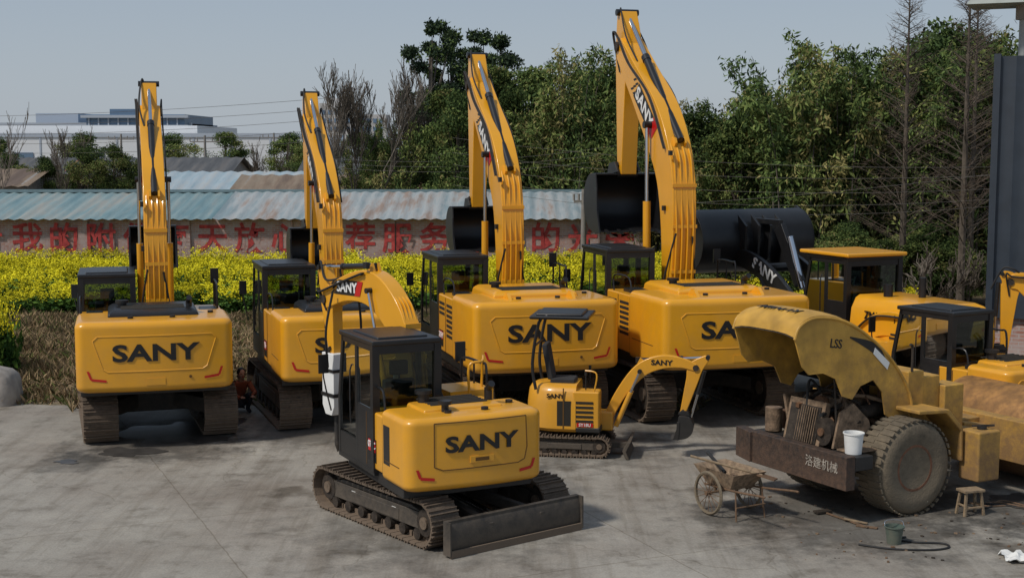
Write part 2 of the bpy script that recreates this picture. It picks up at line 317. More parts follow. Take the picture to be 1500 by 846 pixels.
def house(u,W,zb,zt,Rr,yf=1.3,darkhood=False,big=False,lettersize=.42,reartxt=True,flat=False):
    bulge=.12*W/2.7; rc=.16
    def outline(ins,z):
        w=W/2-ins; yr=-Rr+ins; pts=[]
        n=14; ycut=-Rr*.42
        pts.append((-w,ycut,z))
        cx=-w+rc; yb=yr+bulge*((cx)/(W/2))**2
        cy=yb+rc
        for i in range(7):
            a=math.pi+i*(math.pi/2)/6; pts.append((cx+rc*math.cos(a),cy+rc*math.sin(a),z))
        for i in range(1,n):
            xx=cx+(-2*cx)*i/n; pts.append((xx,yr+bulge*(xx/(W/2))**2,z))
        for i in range(7):
            a=1.5*math.pi+i*(math.pi/2)/6; pts.append((-cx+rc*math.cos(a),cy+rc*math.sin(a),z))
        pts.append((w,ycut,z)); return pts
    def surf(x): return -Rr+bulge*(x/(W/2))**2
    A=Acc(); H=zt-zb
    prof=[(0,.10),(.012,.055),(.04,.018),(.075,.002),(.09,0),(.11,0),(.89,0),(.915,0),(.94,.004),(.97,.024),(.992,.065),(1,.10)]
    A.loft([outline(i,zb+H*f) for f,i in prof],YEL); A.done('counterweight',u)
    B=Acc(); yc=-Rr*.42-.012
    B.bb(-W/2+.01,-.25*W*.5,yc+.02,-.02,zb+.08,zt-.10,YEL)
    B.bb(W*.18,W/2-.01,yc+.02,yf*.55,zb+.08,zt-.13,YEL); B.bb(W*.2,W/2-.03,yf*.57,yf+.1,zb+.08,zt-.5,YEL)
    B.bb(-.25*W*.5+.01,W*.18-.01,yc+.02,-.35,zb+.1,zt-.12,BLK)
    hm=BLK if darkhood else YEL
    B.done('side_panels',u,bevel=.03,seg=3)
    hh=.05 if flat else .11
    K=Acc(); hx=W*.30
    K.loft([[(-hx+a,y0,z),(hx-a,y0,z),(hx-a,y1,z),(-hx+a,y1,z)] for z,a,y0,y1 in((zt-.1,0,-Rr*.72,-.5),(zt+hh*.5,.02,-Rr*.71,-.52),(zt+hh,.1,-Rr*.66,-.6))],hm)
    K.done('engine_hood',u,bevel=.03,seg=3)
    D=Acc()
    D.bb(-W/2+.06,W/2-.06,-Rr*.8,yf*.9,zb-.12,zb+.06,BLK); D.bb(-.45,.45,-.3,1.25,zb-.05,zb+.55,YEL)
    for k in range(6): D.bb(-hx*.7,hx*.7,-Rr*.62+k*.1,-Rr*.62+k*.1+.05,zt+hh-.005,zt+hh+.014,VENT)
    D.bb(-W*.44,-W*.33,-Rr*.5,-.5,zt-.13,zt-.03,BLK)
    D.bb(W*.34,W*.46,-Rr*.4,.3,zt-.14,zt-.10,BLK)
    D.done('deck_details',u,bevel=.01)
    E=Acc(); E.cyl((W*.24,-Rr*.55,zt-.1),(W*.24,-Rr*.55,zt+.22),.055,BLK); E.cyl((W*.24,-Rr*.55,zt+.2),(W*.24,-Rr*.62,zt+.29),.05,BLK)
    E.cyl((-W*.2,-Rr*.42,zt),(-W*.2,-Rr*.42,zt+.18),.08,BLK); E.cyl((-W*.2,-Rr*.42,zt+.17),(-W*.2,-Rr*.42,zt+.22),.12,BLK)
    for sx in((-.22,.22) if big else ()):
        E.prism([(-Rr*.86,zt-.02),(-Rr*.80,zt+.12),(-Rr*.76,zt+.12),(-Rr*.70,zt-.02)],W*sx-.03,W*sx+.03,YEL)
    rx=W/2-.08
    E.tube([(rx,.1,zt-.2),(rx,.12,zt+.32),(rx,.3,zt+.36),(rx,.9,zt+.36),(rx,1.0,zt+.2),(rx,1.0,zt-.5)],.02,BLK,sm=4)
    E.tube([(rx,.55,zt-.2),(rx,.55,zt+.36)],.016,BLK,sm=1)
    E.box((rx+.02,1.1,zt+.42),(.16,.04,.3),BLK); E.tube([(rx,1.0,zt),(rx+.02,1.1,zt+.3)],.014,BLK,sm=1)
    E.tube([(-W/2+.06,-.3,zt-.12),(-W/2+.06,-.3,zt+.2),(-W/2+.06,-Rr*.35,zt+.22),(-W/2+.06,-Rr*.4,zt-.1)],.016,BLK,sm=4)
    E.tube([(-W/2-.02,1.85*yf/1.3,zb+.6),(-W/2-.12,1.9*yf/1.3,zb+1.1),(-W/2-.12,1.9*yf/1.3,zb+1.4)],.012,BLK,sm=3); E.box((-W/2-.12,1.9*yf/1.3,zb+1.3),(.15,.03,.28),BLK)
    for x,y in((-W*.15,-Rr*.8),(W*.12,-Rr*.8),(W*.38,-Rr*.6)): E.cyl((x,y,zt-.02),(x,y,zt+.04),.05,BLK)
    E.done('rails_exhaust_mirror',u)
    F=Acc(); xs=-W/2+.008
    for y in(-.04,-Rr*.21,yc+.02): F.bb(xs-.006,xs+.004,y-.008,y+.008,zb+.1,zt-.14,SEAM)
    for sx in(-1,1): F.bb(sx*(W/2)-.005,sx*(W/2)+.004,-Rr*.8,-Rr*.46,zb+H*.3,zb+H*.3+.012,SEAM)
    if big:
        for r_ in range(7):
            z=zb+.42+r_*(H-.62)/7
            for (ya,yb2) in((yc+.1,-Rr*.24),(-Rr*.18,-.1)):
                if r_>3 or ya<-1: F.bb(xs-.005,xs+.003,ya,yb2,z,z+.055,VENT)
    F.bb(xs-.006,xs+.004,-.42,-.1,zb+.18,zb+.5,TXT); F.bb(xs-.009,xs+.001,-.40,-.12,zb+.32,zb+.48,RED)
    F.done('side_seams_and_vents',u)
    Rm=Acc(); cx=W/2-rc
    def yy(x):
        ax=abs(x)
        if ax<=cx: return surf(x)
        yb=-Rr+bulge*(cx/(W/2))**2; dd=min(ax-cx,rc*.999); return yb+rc-math.sqrt(rc*rc-dd*dd)
    for sx in(-1,1):
        for seg in(((.405,.20),(.425,.32)),((.31,.175),(.405,.20))):
            (xa,za),(xb,zb2)=seg; n=4
            for q in range(n):
                x1=sx*W*(xa+(xb-xa)*q/n); x2=sx*W*(xa+(xb-xa)*(q+1)/n); z1=zb+H*(za+(zb2-za)*q/n); z2=zb+H*(za+(zb2-za)*(q+1)/n)
                e=-.008; hh2=.020
                if abs(xb-xa)<.05: Rm.add([(x1-.02,yy(x1-.02)+e,z1),(x1+.02,yy(x1+.02)+e,z1),(x2+.02,yy(x2+.02)+e,z2),(x2-.02,yy(x2-.02)+e,z2)],[(0,1,2,3)],RED)
                else: Rm.add([(x1,yy(x1)+e,z1-hh2),(x2,yy(x2)+e,z2-hh2),(x2,yy(x2)+e,z2+hh2),(x1,yy(x1)+e,z1+hh2)],[(0,1,2,3)],RED)
    Rm.done('reflector_marks',u)
    if reartxt:
        text('SANY',lettersize,u,MR((0,-.008,zb+H*.55)),TXT,bold=.03,sx=1.42,depth=.006,deform=lambda c:V((c.x,surf(c.x)+c.y,c.z)),sp=1.02)
        Q=Acc(); pts=[]
        for (x,f) in((-.36,.80),(.36,.80),(.39,.74),(.33,.34),(.30,.30),(-.30,.30),(-.33,.34),(-.39,.74),(-.36,.80)): pts.append((x*W,f))
        dense=[]
        for i in range(len(pts)-1):
            for q in range(5):
                t=q/5; x=pts[i][0]*(1-t)+pts[i+1][0]*t; f=pts[i][1]*(1-t)+pts[i+1][1]*t; dense.append((x,surf(x)+.002,zb+H*f))
        dense.append(dense[0]); Q.tube(dense,.013,YEL,n=6,sm=1)
        # lower access plate, lock and small warning stickers
        Q.bb(-.16,.16,surf(0)-.006,surf(0)+.02,zb+H*.10,zb+H*.2,YEL); Q.cyl((W*.22,surf(W*.22)-.012,zb+H*.2),(W*.22,surf(W*.22)+.02,zb+H*.2),.025,SEAM)
        Q.done('rear_panel_edge',u)
    return surf
BP=[(.1,0),(.02,1.5),(.22,2.9),(.95,3.95),(2.1,4.95),(3.05,5.75)]
def excavator(loc,th,uh,W,zb,zt,Rr,kb,fz,t,L,g,tw,TH,cabt,bk,darkhood=False,big=False,lab=(3,.35),ls=.42,no=None,sl=2.75):
    root=empty('excavator',loc,-R(th)); u=empty('upper_structure',(0,0,0),-R(uh-th),root)
    for s in(-1,1): track(root,s*g/2,L,TH,tw,s)
    U=Acc(); U.bb(-g/2+.1,g/2-.1,-.6,.6,TH*.35,TH*.8,BLKD)
    for s in(-1,1):
        for q in(-1,1): U.beam((0,0,TH*.62),(s*g/2,q*L*.28,TH*.5),.35,.28,BLKD)
    U.done('car_body',root,bevel=.02)
    U=Acc(); U.cyl((0,0,TH*.7),(0,0,zb-.05),.6,GRIMD,32); U.done('slew_ring',root)
    house(u,W,zb,zt,Rr,yf=1.5,darkhood=darkhood,big=big,lettersize=ls)
    cab(u,-W/2+.02,-W/2+1.04,.02,1.75,zb+.1,cabt)
    pts=[(a*kb+.1,fz+b*kb) for a,b in BP]; ws=[.45*kb,.62*kb,.86*kb,.98*kb,.7*kb,.5*kb]
    tip=pts[-1]
    boom(u,.12,pts,ws,t,(tip[0]+.12*kb,tip[1]+.78*kb),(tip[0]+.05*kb,tip[1]-sl*kb),kb,bk=bk,lab=lab,cylbase=(.95,fz-.35))
    if no: text(no,.16,u,MR((-W/2-.002,-.26,zb+.40),'left'),WHT,bold=.02)
    return root,u
excavator((-6.92,26.0,0),-19,-16,2.66,1.05,2.28,2.7,.745,1.7,.42,4.0,2.1,.6,.93,2.88,(.92,.78),darkhood=True,ls=.40,sl=3.15)
excavator((-3.69,27.1,0),-20,-18,2.56,1.02,2.22,2.5,.72,1.7,.40,3.9,2.05,.6,.93,2.95,(.95,.80),darkhood=True,ls=.38,no='155',sl=3.2)
excavator((-.13,27.9,0),-17,-16,2.85,1.12,2.44,3.0,.84,1.8,.46,4.3,2.3,.6,1.0,3.08,(1.18,.9),big=True,ls=.44,no='305H',sl=3.2)
excavator((3.37,28.15,0),-17,-16,3.0,1.18,2.5,3.2,.985,1.85,.52,4.7,2.5,.6,1.08,3.2,(1.52,1.2),big=True,ls=.44,no='375H',sl=2.9)
def midi():
    root=empty('excavator',(-1.07,19.3,0),R(38)); u=empty('upper_structure',(-.12,-.02,0),-R(-26+38),root)
    for s in(-1,1): track(root,s*.95,3.15,.66,.45,s)
    U=Acc(); U.bb(-.8,.8,-.4,.4,.25,.55,BLKD)
    for s in(-1,1): U.beam((s*.25,-.3,.4),(s*.45,-1.85,.3),.12,.14,BLKD)
    U.done('car_body',root,bevel=.02)
    U=Acc(); U.cyl((0,0,.4),(0,0,.74),.42,GRIMD,32)
    U.done('slew_ring',root)
    Bl=Acc(); arc=[(-1.84-.10*math.cos(a)*1.0+.08, .25+.24*math.sin(a)) for a in np.linspace(-1.25,1.25,9)]
    outer=[(y-.0,z) for y,z in arc]; inner=[(y+.035,z) for y,z in arc[::-1]]
    Bl.prism(outer+inner,-1.12,1.12,BLKD)
    for s in(-1,1): Bl.bb(s*1.12-.012,s*1.12+.012,-1.90,-1.74,.03,.48,BLKD)
    Bl.bb(-1.11,1.11,-1.82,-1.74,.42,.48,BLKD); Bl.bb(-1.11,1.11,-1.89,-1.86,.0,.1,TRK)
    Bl.cyl((-.2,-.5,.5),(-.25,-1.7,.4),.05,CHR); Bl.done('dozer_blade',root,bevel=.004)
    W=2.0; zb=.78; zt=1.76
    house(u,W,zb,zt,1.62,yf=1.0,lettersize=.30,reartxt=False,flat=True)
    H=zt-zb; bul=.12*W/2.7
    def surf(x): return -1.62+bul*(x/(W/2))**2
    text('SANY',.29,u,MR((.05,-.012,zb+H*.62)),TXT,bold=.03,sx=1.42,depth=.006,deform=lambda c:V((c.x,surf(c.x)+c.y,c.z)),sp=1.02)
    Q=Acc(); pts=[(-.62,.93),(.72,.93),(.74,.5),(.70,.33),(.60,.29),(-.50,.29),(-.62,.34),(-.62,.93)]; dn=[]
    for i in range(len(pts)-1):
        for q in range(5):
            t=q/5; x=pts[i][0]*(1-t)+pts[i+1][0]*t; f=pts[i][1]*(1-t)+pts[i+1][1]*t; dn.append((x,surf(x)-.001,zb+H*f))
    Q.tube(dn+[dn[0]],.008,SEAM,n=6,sm=1)
    Q.bb(-.12,.22,surf(0)-.012,surf(0)+.02,zb+H*.36,zb+H*.45,YEL); Q.bb(-.05,.15,surf(0)-.016,surf(0)+.02,zb+H*.38,zb+H*.43,SEAM)
    Q.bb(-W/2-.004,-W/2+.02,-.95,-.72,zb+.25,zt-.2,BLK); Q.done('rear_door_trim',u,bevel=.004)
    cab(u,-W/2+.0,-W/2+.99,-.35,1.15,zb+.04,2.64,sl=.18)
    C=Acc(); C.cyl((-.3,-1.2,zt),(-.3,-1.2,zt+.13),.05,BLK); C.cyl((-.3,-1.2,zt+.10),(-.3,-1.2,zt+.15),.09,BLK)
    C.tube([(.55,-.1,zt),(.55,-.1,zt+.4),(.75,-.1,zt+.45),(.9,.2,zt+.45),(.9,.25,zt-.1)],.02,YEL,sm=4)
    C.bb(.3,.98,.0,.7,zt-.2,zt+.02,YEL)
    C.done('exhaust_and_rail',u)
    bs=empty('boom_swing',(0,0,0),R(10),u)
    pts=[(.65,1.25),(.68,2.0),(1.0,2.7),(1.65,3.12),(2.4,3.1),(3.15,2.85)]
    boom(bs,.12,pts,[.3,.4,.52,.55,.42,.3],.26,(3.35,3.35),(3.0,1.95),.55,lab=(3,.95),pipes=True,cylbase=(.9,.9),cylat=3,accyl=(3,.1),labs=.95)
    Hm=Acc(); Hm.prism([(2.82,2.0),(3.2,2.0),(3.2,1.15),(3.1,1.0),(2.9,1.0),(2.82,1.15)],-.04,.28,WHT)
    Hm.bb(-.06,.30,2.80,3.22,1.3,1.36,TXT); Hm.bb(-.06,.30,2.80,3.22,1.7,1.75,TXT); Hm.done('hydraulic_breaker',bs,bevel=.012)
    Hm=Acc(); Hm.cyl((.12,3.0,1.0),(.12,3.0,.5),.05,BLKD); Hm.cyl((.12,3.0,.5),(.12,3.0,.38),.05,BLKD,r2=.01)
    Hm.tube([(-.1,2.7,3.0),(-.2,2.75,2.4),(-.12,2.85,1.8)],.02,RUB); Hm.tube([(.3,2.6,3.0),(.4,2.7,2.3),(.3,2.85,1.8)],.02,RUB); Hm.done('chisel',bs)
    text('075C',.13,u,MR((-W/2-.002,-.26,zb+.41),'left'),WHT,bold=.02)
    T=Acc()
    for s in(-1,1):
        for y in(-.5,.55): T.bb(s*1.08-.004,s*1.08+.006 ,y-.05,y+.05,.33,.4,WHT)
    T.done('frame_labels',root)
midi()
def mini():
    root=empty('mini_excavator',(.97,23.4,0),-R(100))
    for s in(-1,1): track(root,s*.38,1.6,.40,.23,s)
    A=Acc(); A.bb(-.35,.35,-.3,.3,.15,.36,BLKD); A.bb(-.12,.12,.3,1.05,.12,.22,BLKD)
    A.prism([(1.05,.02),(1.12,.0),(1.06,.14),(1.14,.30),(1.09,.30),(1.0,.15)],-.5,.5,BLKD); A.done('chassis_and_blade',root,bevel=.006)
    u=empty('upper_structure',(0,0,0),0,root)
    B=Acc(); rings=[]
    for z,i in((.44,.06),(.5,.0),(.9,0),(1.12,.03),(1.2,.08),(1.24,.16)):
        pts=[]
        for k in range(13):
            a=math.pi+k*math.pi/12; pts.append(((.5-i)*math.cos(a),-.15+(.55-i)*math.sin(a),z))
        pts+= [((.5-i),.2,z),(-(.5-i),.2,z)]; rings.append(pts)
    B.loft(rings,YEL); B.done('engine_cover',u)
    B=Acc(); B.bb(-.5,.5,.2,.62,.44,.54,BLK); B.bb(.12,.49,.15,.6,.5,1.15,YEL); B.bb(-.49,-.1,.16,.3,.5,.9,YEL); B.bb(-.15,.15,.55,.8,.42,.75,YEL)
    B.done('side_cover',u,bevel=.03,seg=3)
    C=Acc()
    for k in range(5): C.bb(.493,.500,.2,.5,.62+k*.08,.66+k*.08,VENT)
    C.bb(.485,.501,-.12,.12,.55,.98,VENT)
    C.bb(.494,.506,-.02,.0,.5,1.2,SEAM)
    for x in(-.4,.4): C.tube([(x,-.5,1.15),(x,-.56,1.6),(x,-.45,2.3),(x,-.3,2.42)],.028,BLK,sm=4)
    C.tube([(-.4,-.52,1.9),(.4,-.52,1.9)],.02,BLK,sm=1)
    C.cyl((.3,.35,1.15),(.3,.35,1.45),.012,BLK);C.cyl((-.3,.35,.9),(-.3,.35,1.4),.012,BLK)
    for x in(.3,-.3): C.cyl((x,.35,1.4),(x,.35,1.48),.025,BLK)
    C.tube([(.45,.5,1.1),(.45,.55,1.45),(.4,.35,1.5)],.014,YEL)
    C.done('posts_and_levers',u)
    D=Acc(); D.bb(-.22,.22,-.28,.15,1.2,1.32,SEAT); D.box((0,-.33,1.6),(.42,.1,.62),SEAT,(R(10),0,0)); D.done('seat',u,bevel=.03)
    D=Acc(); D.bb(-.52,.52,-.6,.42,2.37,2.43,BLK); D.bb(-.42,.42,-.5,.3,2.42,2.47,BLK); D.done('canopy',u,bevel=.025,seg=3)
    boom(u,.0,[(.7,.62),(.92,1.05),(1.25,1.46),(1.6,1.62),(1.95,1.62),(2.2,1.54)],[.16,.19,.24,.24,.18,.13],.12,(2.4,1.72),(1.98,.72),.36,lab=None,pipes=False,cylbase=(.85,.5),cylat=2,accyl=(2,.2),hoses=False)
    bucket(u,0,(1.95,.72),.4,.36,k=.5)
    text('SANY',.12,u,MR((.065,1.62,1.615),'right'),TXT,bold=.03,sx=1.2)
    D=Acc(); D.bb(.497,.504,.22,.5,.545,.61,RED); D.done('label',u)
    text('SY18U',.075,u,MR((.508,.36,.578),'right'),WHT,bold=.02)
    text('SANY',.1,u,MR((.49,-.15,1.06),'right'),TXT,bold=.03,sx=1.2)
mini()
def small(loc,h,pts,stop,sbot,name='excavator',ct=2.62,zt=1.72):
    root=empty(name,loc,-R(h)); u=empty('upper_structure',(0,0,0),0,root)
    for s in(-1,1): track(root,s*.78,2.5,.6,.4,s)
    U=Acc(); U.bb(-.6,.6,-.4,.4,.25,.55,BLKD); U.cyl((0,0,.4),(0,0,.74),.4,GRIMD,32); U.done('car_body',root)
    house(u,1.95,.76,zt,1.6,yf=1.0,lettersize=.28,darkhood=False,flat=True)
    cab(u,-.96,.02,-.3,1.1,.8,ct,sl=.18)
    boom(u,.15,pts,[.3,.38,.46,.46,.36,.26],.22,stop,sbot,.5,bk=(.6,.6),pipes=True,cylbase=(.9,.8),cylat=2,accyl=(2,.2),hoses=True)
    return u
u6=small((8.25,24.0,0),-30,[(.7,1.2),(1.0,1.6),(1.6,1.85),(2.3,1.9),(2.9,1.65),(3.4,1.25)],(3.6,1.5),(3.0,.75),ct=2.45,zt=1.6)
small((11.15,25.6,0),-75,[(.7,1.2),(.8,1.7),(1.0,2.3),(1.2,2.55),(1.45,2.7),(1.65,2.7)],(1.8,2.85),(1.72,1.35))
def tyre(A,c,r,w,rim,mt,mr,lugs=0,n=40,lh=.045):
    k=r-rim
    A.lathe([(rim,-w*.42),(rim+k*.35,-w*.5),(rim+k*.7,-w*.5),(r-k*.12,-w*.44),(r,-w*.33),(r+.005,0),(r,w*.33),(r-k*.12,w*.44),(rim+k*.7,w*.5),(rim+k*.35,w*.5),(rim,w*.42)],c,mt,n)
    A.lathe([(rim*1.02,-w*.40),(rim*1.03,-w*.43),(rim*.93,-w*.43),(rim*.88,-w*.25),(rim*.6,-w*.2),(rim*.55,-w*.34),(rim*.2,-w*.36),(rim*.18,w*.36),(rim*.55,w*.34),(rim*.6,w*.2),(rim*.88,w*.25),(rim*.93,w*.43),(rim*1.03,w*.43),(rim*1.02,w*.40)],c,mr,n)
    for i in range(10):
        a=2*math.pi*i/10
        for s in(-1,1): A.cyl((c[0]+s*w*.33,c[1]+rim*.42*math.cos(a),c[2]+rim*.42*math.sin(a)),(c[0]+s*w*.39,c[1]+rim*.42*math.cos(a),c[2]+rim*.42*math.sin(a)),rim*.05,mr,6)
    for i in range(lugs):
        a=2*math.pi*i/lugs
        for s in(-1,1):
            aa=a+(math.pi/lugs if s>0 else 0)
            A.box((c[0]+s*w*.24,c[1]+(r+lh*.1)*math.cos(aa),c[2]+(r+lh*.1)*math.sin(aa)),(w*.44,.07*r/.75,lh),mt,(aa-math.pi/2,0,0))
            if lh>.04: A.box((c[0]+s*w*.46,c[1]+(r-k*.1)*math.cos(aa),c[2]+(r-k*.1)*math.sin(aa)),(.04,.07*r/.75,k*.3),mt,(aa-math.pi/2,0,0))
def loader():
    root=empty('wheel_loader',(7.0,28.2,0),R(24))
    A=Acc()
    for x in(-1.0,1.0):
        for y in(1.55,-1.65): tyre(A,(x,y,.75),.75,.55,.38,RUB,YEL,lugs=22)
    A.done('wheels',root)
    B=Acc()
    B.bb(-.45,.45,-3.0,2.2,.7,1.15,BLKD); B.bb(-1.3,1.3,-3.45,-3.0,.85,1.35,YEL)
    for s in(-1,1):
        B.prism([(-2.6,1.35),(-2.4,1.62),(-.9,1.62),(-.6,1.3),(-.6,1.2),(-1.0,1.52),(-2.3,1.52),(-2.5,1.3)],s*1.0-.3,s*1.0+.3,YEL)
        B.bb(s*.9-.2,s*.9+.2,-.55,.5,.6,1.35,BLK)
    B.done('chassis',root,bevel=.02)
    C=Acc(); C.loft([[(-w,y0,z),(w,y0,z),(w,-.95,z),(-w,-.95,z)] for z,w,y0 in((1.2,.72,-3.35),(1.7,.74,-3.45),(2.1,.7,-3.42),(2.3,.6,-3.3),(2.36,.5,-3.15))],YEL)
    C.done('engine_hood',root,bevel=.05,seg=3)
    D=Acc()
    for k in range(6): D.bb(-.748,-.70,-2.9,-2.2,1.35+k*.07,1.39+k*.07,VENT)
    D.cyl((.2,-2.0,2.3),(.2,-2.0,2.75),.07,BLK); D.cyl((-.3,-1.6,2.3),(-.3,-1.6,2.6),.09,BLK)
    D.done('vents',root)
    text('ZM1068-5',.22,root,MR((-.735,-1.9,2.0),'left'),TXT,bold=.02)
    cab(root,-.68,.68,-.8,.65,1.35,3.08,sl=.2)
    D=Acc(); D.bb(-.75,.75,-.9,.72,3.08,3.16,YEL); D.done('cab_roof_cap',root,bevel=.03,seg=3)
    E=Acc()
    E.prism([(.9,.7),(2.1,.7),(2.0,1.3),(1.5,2.1),(1.1,2.1),(.9,1.2)],-.4,.4,BLK)
    for s in(-1,1):
        E.prism(ribbon([(1.2,1.95),(2.1,2.45),(3.0,2.75),(3.7,2.7)],[.32,.42,.42,.26]),s*.52-.05,s*.52+.05,BLK)
        E.cyl((s*.52,1.3,1.0),(s*.52,2.4,2.4),.075,BLK)
    E.beam((0,1.7,2.3),(0,2.5,3.5),.12,.3,BLK); E.cyl((0,1.6,2.2),(0,2.1,3.3),.08,CHR); E.beam((0,2.45,3.6),(0,3.5,3.6),.1,.12,BLK)
    E.cyl((-.6,2.5,2.6),(.6,2.5,2.6),.1,BLK)
    E.done('lift_arms',root,bevel=.01)
    M=Matrix((V((0,-.93,-.37)),V((0,-.37,.93)),V((-1,0,0)))).transposed().to_4x4(); M.translation=V((-.575,2.25,2.55))
    text('SANY',.34,root,M,WHT,bold=.03,sx=1.1)
    F=Acc(); c=(4.0,3.12); r=.74
    cv=[(c[0]+r*math.cos(a)*1.0,c[1]+r*math.sin(a)) for a in np.linspace(R(100),R(265),12)]+[(5.1,2.38)]
    iv=[(c[0]+(r-.04)*math.cos(a),c[1]+(r-.04)*math.sin(a)) for a in np.linspace(R(100),R(265),12)]+[(5.1,2.42)]
    F.prism(cv+iv[::-1],-1.5,1.5,BLK)
    for s in(-1,1): F.prism(cv+[(4.7,3.2),(4.0,3.9)],s*1.5-.02,s*1.5+.02,BLK)
    for s in(-.5,-.15,.15,.5): F.prism([(3.35,2.6),(3.1,2.75),(3.05,3.5),(3.4,3.75),(3.3,3.2)],s-.03,s+.03,BLK)
    F.done('loader_bucket',root,bevel=.006)
loader()
def roller():
    root=empty('road_roller',(5.27,20.2,0),-R(61))
    A=Acc()
    for x in(-.85,.85): tyre(A,(x,0,.69),.69,.54,.33,TIRE,DISCM,lugs=40,n=64,lh=.022)
    A.cyl((-.7,0,.69),(.7,0,.69),.2,GRIMD); A.done('wheels',root)
    B=Acc()
    B.bb(-.95,1.12,-1.35,-1.18,.52,1.0,BUMP)
    B.box((-1.15,-1.26,.76),(.5,.16,.46),BUMP,(0,0,R(-14)))
    B.bb(-.55,-.42,-1.2,2.0,.6,.95,GRIMD); B.bb(.42,.55,-1.2,2.0,.6,.95,GRIMD); B.bb(.55,1.12,-1.18,-.85,.78,.98,BLKD); B.bb(-1.1,-.55,-1.18,-.85,.78,.98,BLKD)
    B.bb(-.5,.5,-1.1,-.2,.55,.7,GRIMD)
    B.done('rear_frame',root,bevel=.012)
    text('洛建机械',.17,root,MR((.62,-1.356,.80)),mat('worn_lettering',(.34,.30,.25),.8,var=.4,scale=20),bold=.0,depth=.003)
    F=Acc()
    for s in(-1,1): F.prism([(.0,1.47),(.0,1.53),(.6,1.50),(.9,1.2),(.92,.7),(.87,.7),(.85,1.15),(.55,1.44)],s*.85-.28,s*.85+.28,YELO)
    F.bb(-.6,.6,.55,.95,.9,1.9,YELO); F.bb(-.62,.62,.28,.6,1.2,2.0,YELO); F.bb(-1.1,1.1,.95,1.6,.95,1.05,YELO)
    F.bb(.3,.7,.95,1.35,1.05,1.75,YELO); F.bb(-.3,.3,1.7,2.3,.5,1.1,YELO)
    F.done('fenders_and_bulkhead',root,bevel=.02)
    E=Acc(); rr=random.Random(11)
    E.bb(-.3,.3,-.75,.2,.85,1.35,GRIME); E.bb(-.2,.2,-.65,.1,1.35,1.6,GRIME)
    for k in range(4): E.cyl((-.02,-.55+k*.2,1.6),(-.02,-.55+k*.2,1.72),.06,GRIMD,10); E.cyl((.3,-.55+k*.2,1.3),(.42,-.55+k*.2,1.22),.045,RUST,10)
    E.box((-.05,-1.05,1.27),(.7,.10,.66),GRIME,(R(-14),0,R(6))); E.box((-.05,-1.108,1.26),(.58,.03,.54),GRIMD,(R(-14),0,R(6)))
    for k in range(12): E.box((-.31+k*.047,-1.128,1.26),(.01,.02,.52),GRIME,(R(-14),0,R(6)))
    E.prism([(-1.12,1.0),(-.35,1.0),(-.45,1.35),(-.75,1.62),(-1.0,1.5)],.56,.60,GRIME); E.box((-.55,-.6,1.3),(.05,.8,.6),GRIME,(0,R(-15),0))
    E.cyl((.38,-.45,1.42),(.38,.05,1.46),.11,GRIMD,16); E.cyl((-.35,-.5,1.5),(-.35,.0,1.5),.12,RUST,16)
    E.cyl((.25,.1,1.3),(.25,.1,1.95),.045,RUST,12); E.cyl((.35,-1.12,1.2),(.35,-1.0,1.2),.2,GRIMD,20); E.cyl((.35,-1.15,1.2),(.35,-1.0,1.2),.06,RUST,16); E.cyl((.05,-.9,1.5),(.05,-.84,1.5),.16,RUST,16)
    for k in range(36):
        a=[rr.uniform(-.5,.5),rr.uniform(-1.15,.2),rr.uniform(1.0,1.6)]; b=[rr.uniform(-.55,.6),rr.uniform(-1.15,.2),rr.uniform(.95,1.75)]
        m_=[(a[0]+b[0])/2+rr.uniform(-.2,.2),(a[1]+b[1])/2,max(a[2],b[2])+rr.uniform(-.05,.2)]
        E.tube([a,m_,b],rr.choice((.012,.02,.03)),rr.choice((RUB,GRIMD,RUST,GRIME)))
    for k in range(60):
        E.box((rr.uniform(-.5,.55),rr.uniform(-1.1,.25),rr.uniform(.98,1.6)),(rr.uniform(.03,.14),rr.uniform(.03,.14),rr.uniform(.03,.14)),rr.choice((GRIME,GRIMD,RUST)),(rr.random(),rr.random(),0))
    E.cyl((-.85,-1.0,1.0),(-.85,-1.0,1.35),.13,GRIME,18); E.cyl((-.85,-.7,1.0),(-.85,-.7,1.28),.11,RUST,18); E.beam((.8,-1.1,1.0),(.8,-.2,1.0),.3,.02,GRIME)
    E.done('engine',root,bevel=.006)
    def mp(y): return y*.74 if y<0 else y
    top=smooth([V((mp(y),z)) for y,z in((-2.62,2.66),(-2.5,2.84),(-2.1,2.94),(-1.4,2.86),(-.7,2.58),(-.1,2.2),(.26,1.72),(.32,1.32))],4)
    top=[tuple(p) for p in top]
    bot=[(mp(y),z) for y,z in((.0,1.28),(-.28,1.42),(-.38,1.76),(-.62,1.95),(-.95,1.88),(-1.15,1.70),(-1.4,1.76),(-1.58,2.02),(-1.9,2.12),(-2.25,2.12),(-2.42,2.24))]
    Hd=Acc()
    for s in(-1,1):
        x=s*.66; Hd.prism(top+bot,x-.012,x+.012,YELO)
    rings=[]
    for (y,z) in top:
        rings.append([(x,y,z+.05*(1-(x/.66)**4)) for x in np.linspace(-.66,.66,9)])
    Hd.loft(rings,YELO,cap=False,closed=False)
    rings=[[(x,y,z+.05*(1-(x/.66)**4)-.02) for x in np.linspace(-.65,.65,9)] for (y,z) in top]
    Hd.loft(rings,GRIMD,cap=False,closed=False)
    Hd.tube([(.675,y,z-.03) for y,z in top],.022,YELO,sm=1); Hd.tube([(-.675,y,z-.03) for y,z in top],.022,YELO,sm=1)
    Hd.done('open_hood',root)
    D=Acc(); D.prism(ribbon([(mp(-1.25),2.6),(mp(-.6),2.40),(mp(-.25),2.10)],[.02,.14,.03]),.672,.677,TXT)
    D.prism([(-.48,2.33),(-.45,2.42),(-.16,2.18),(-.2,2.08)],.680,.683,WHT)
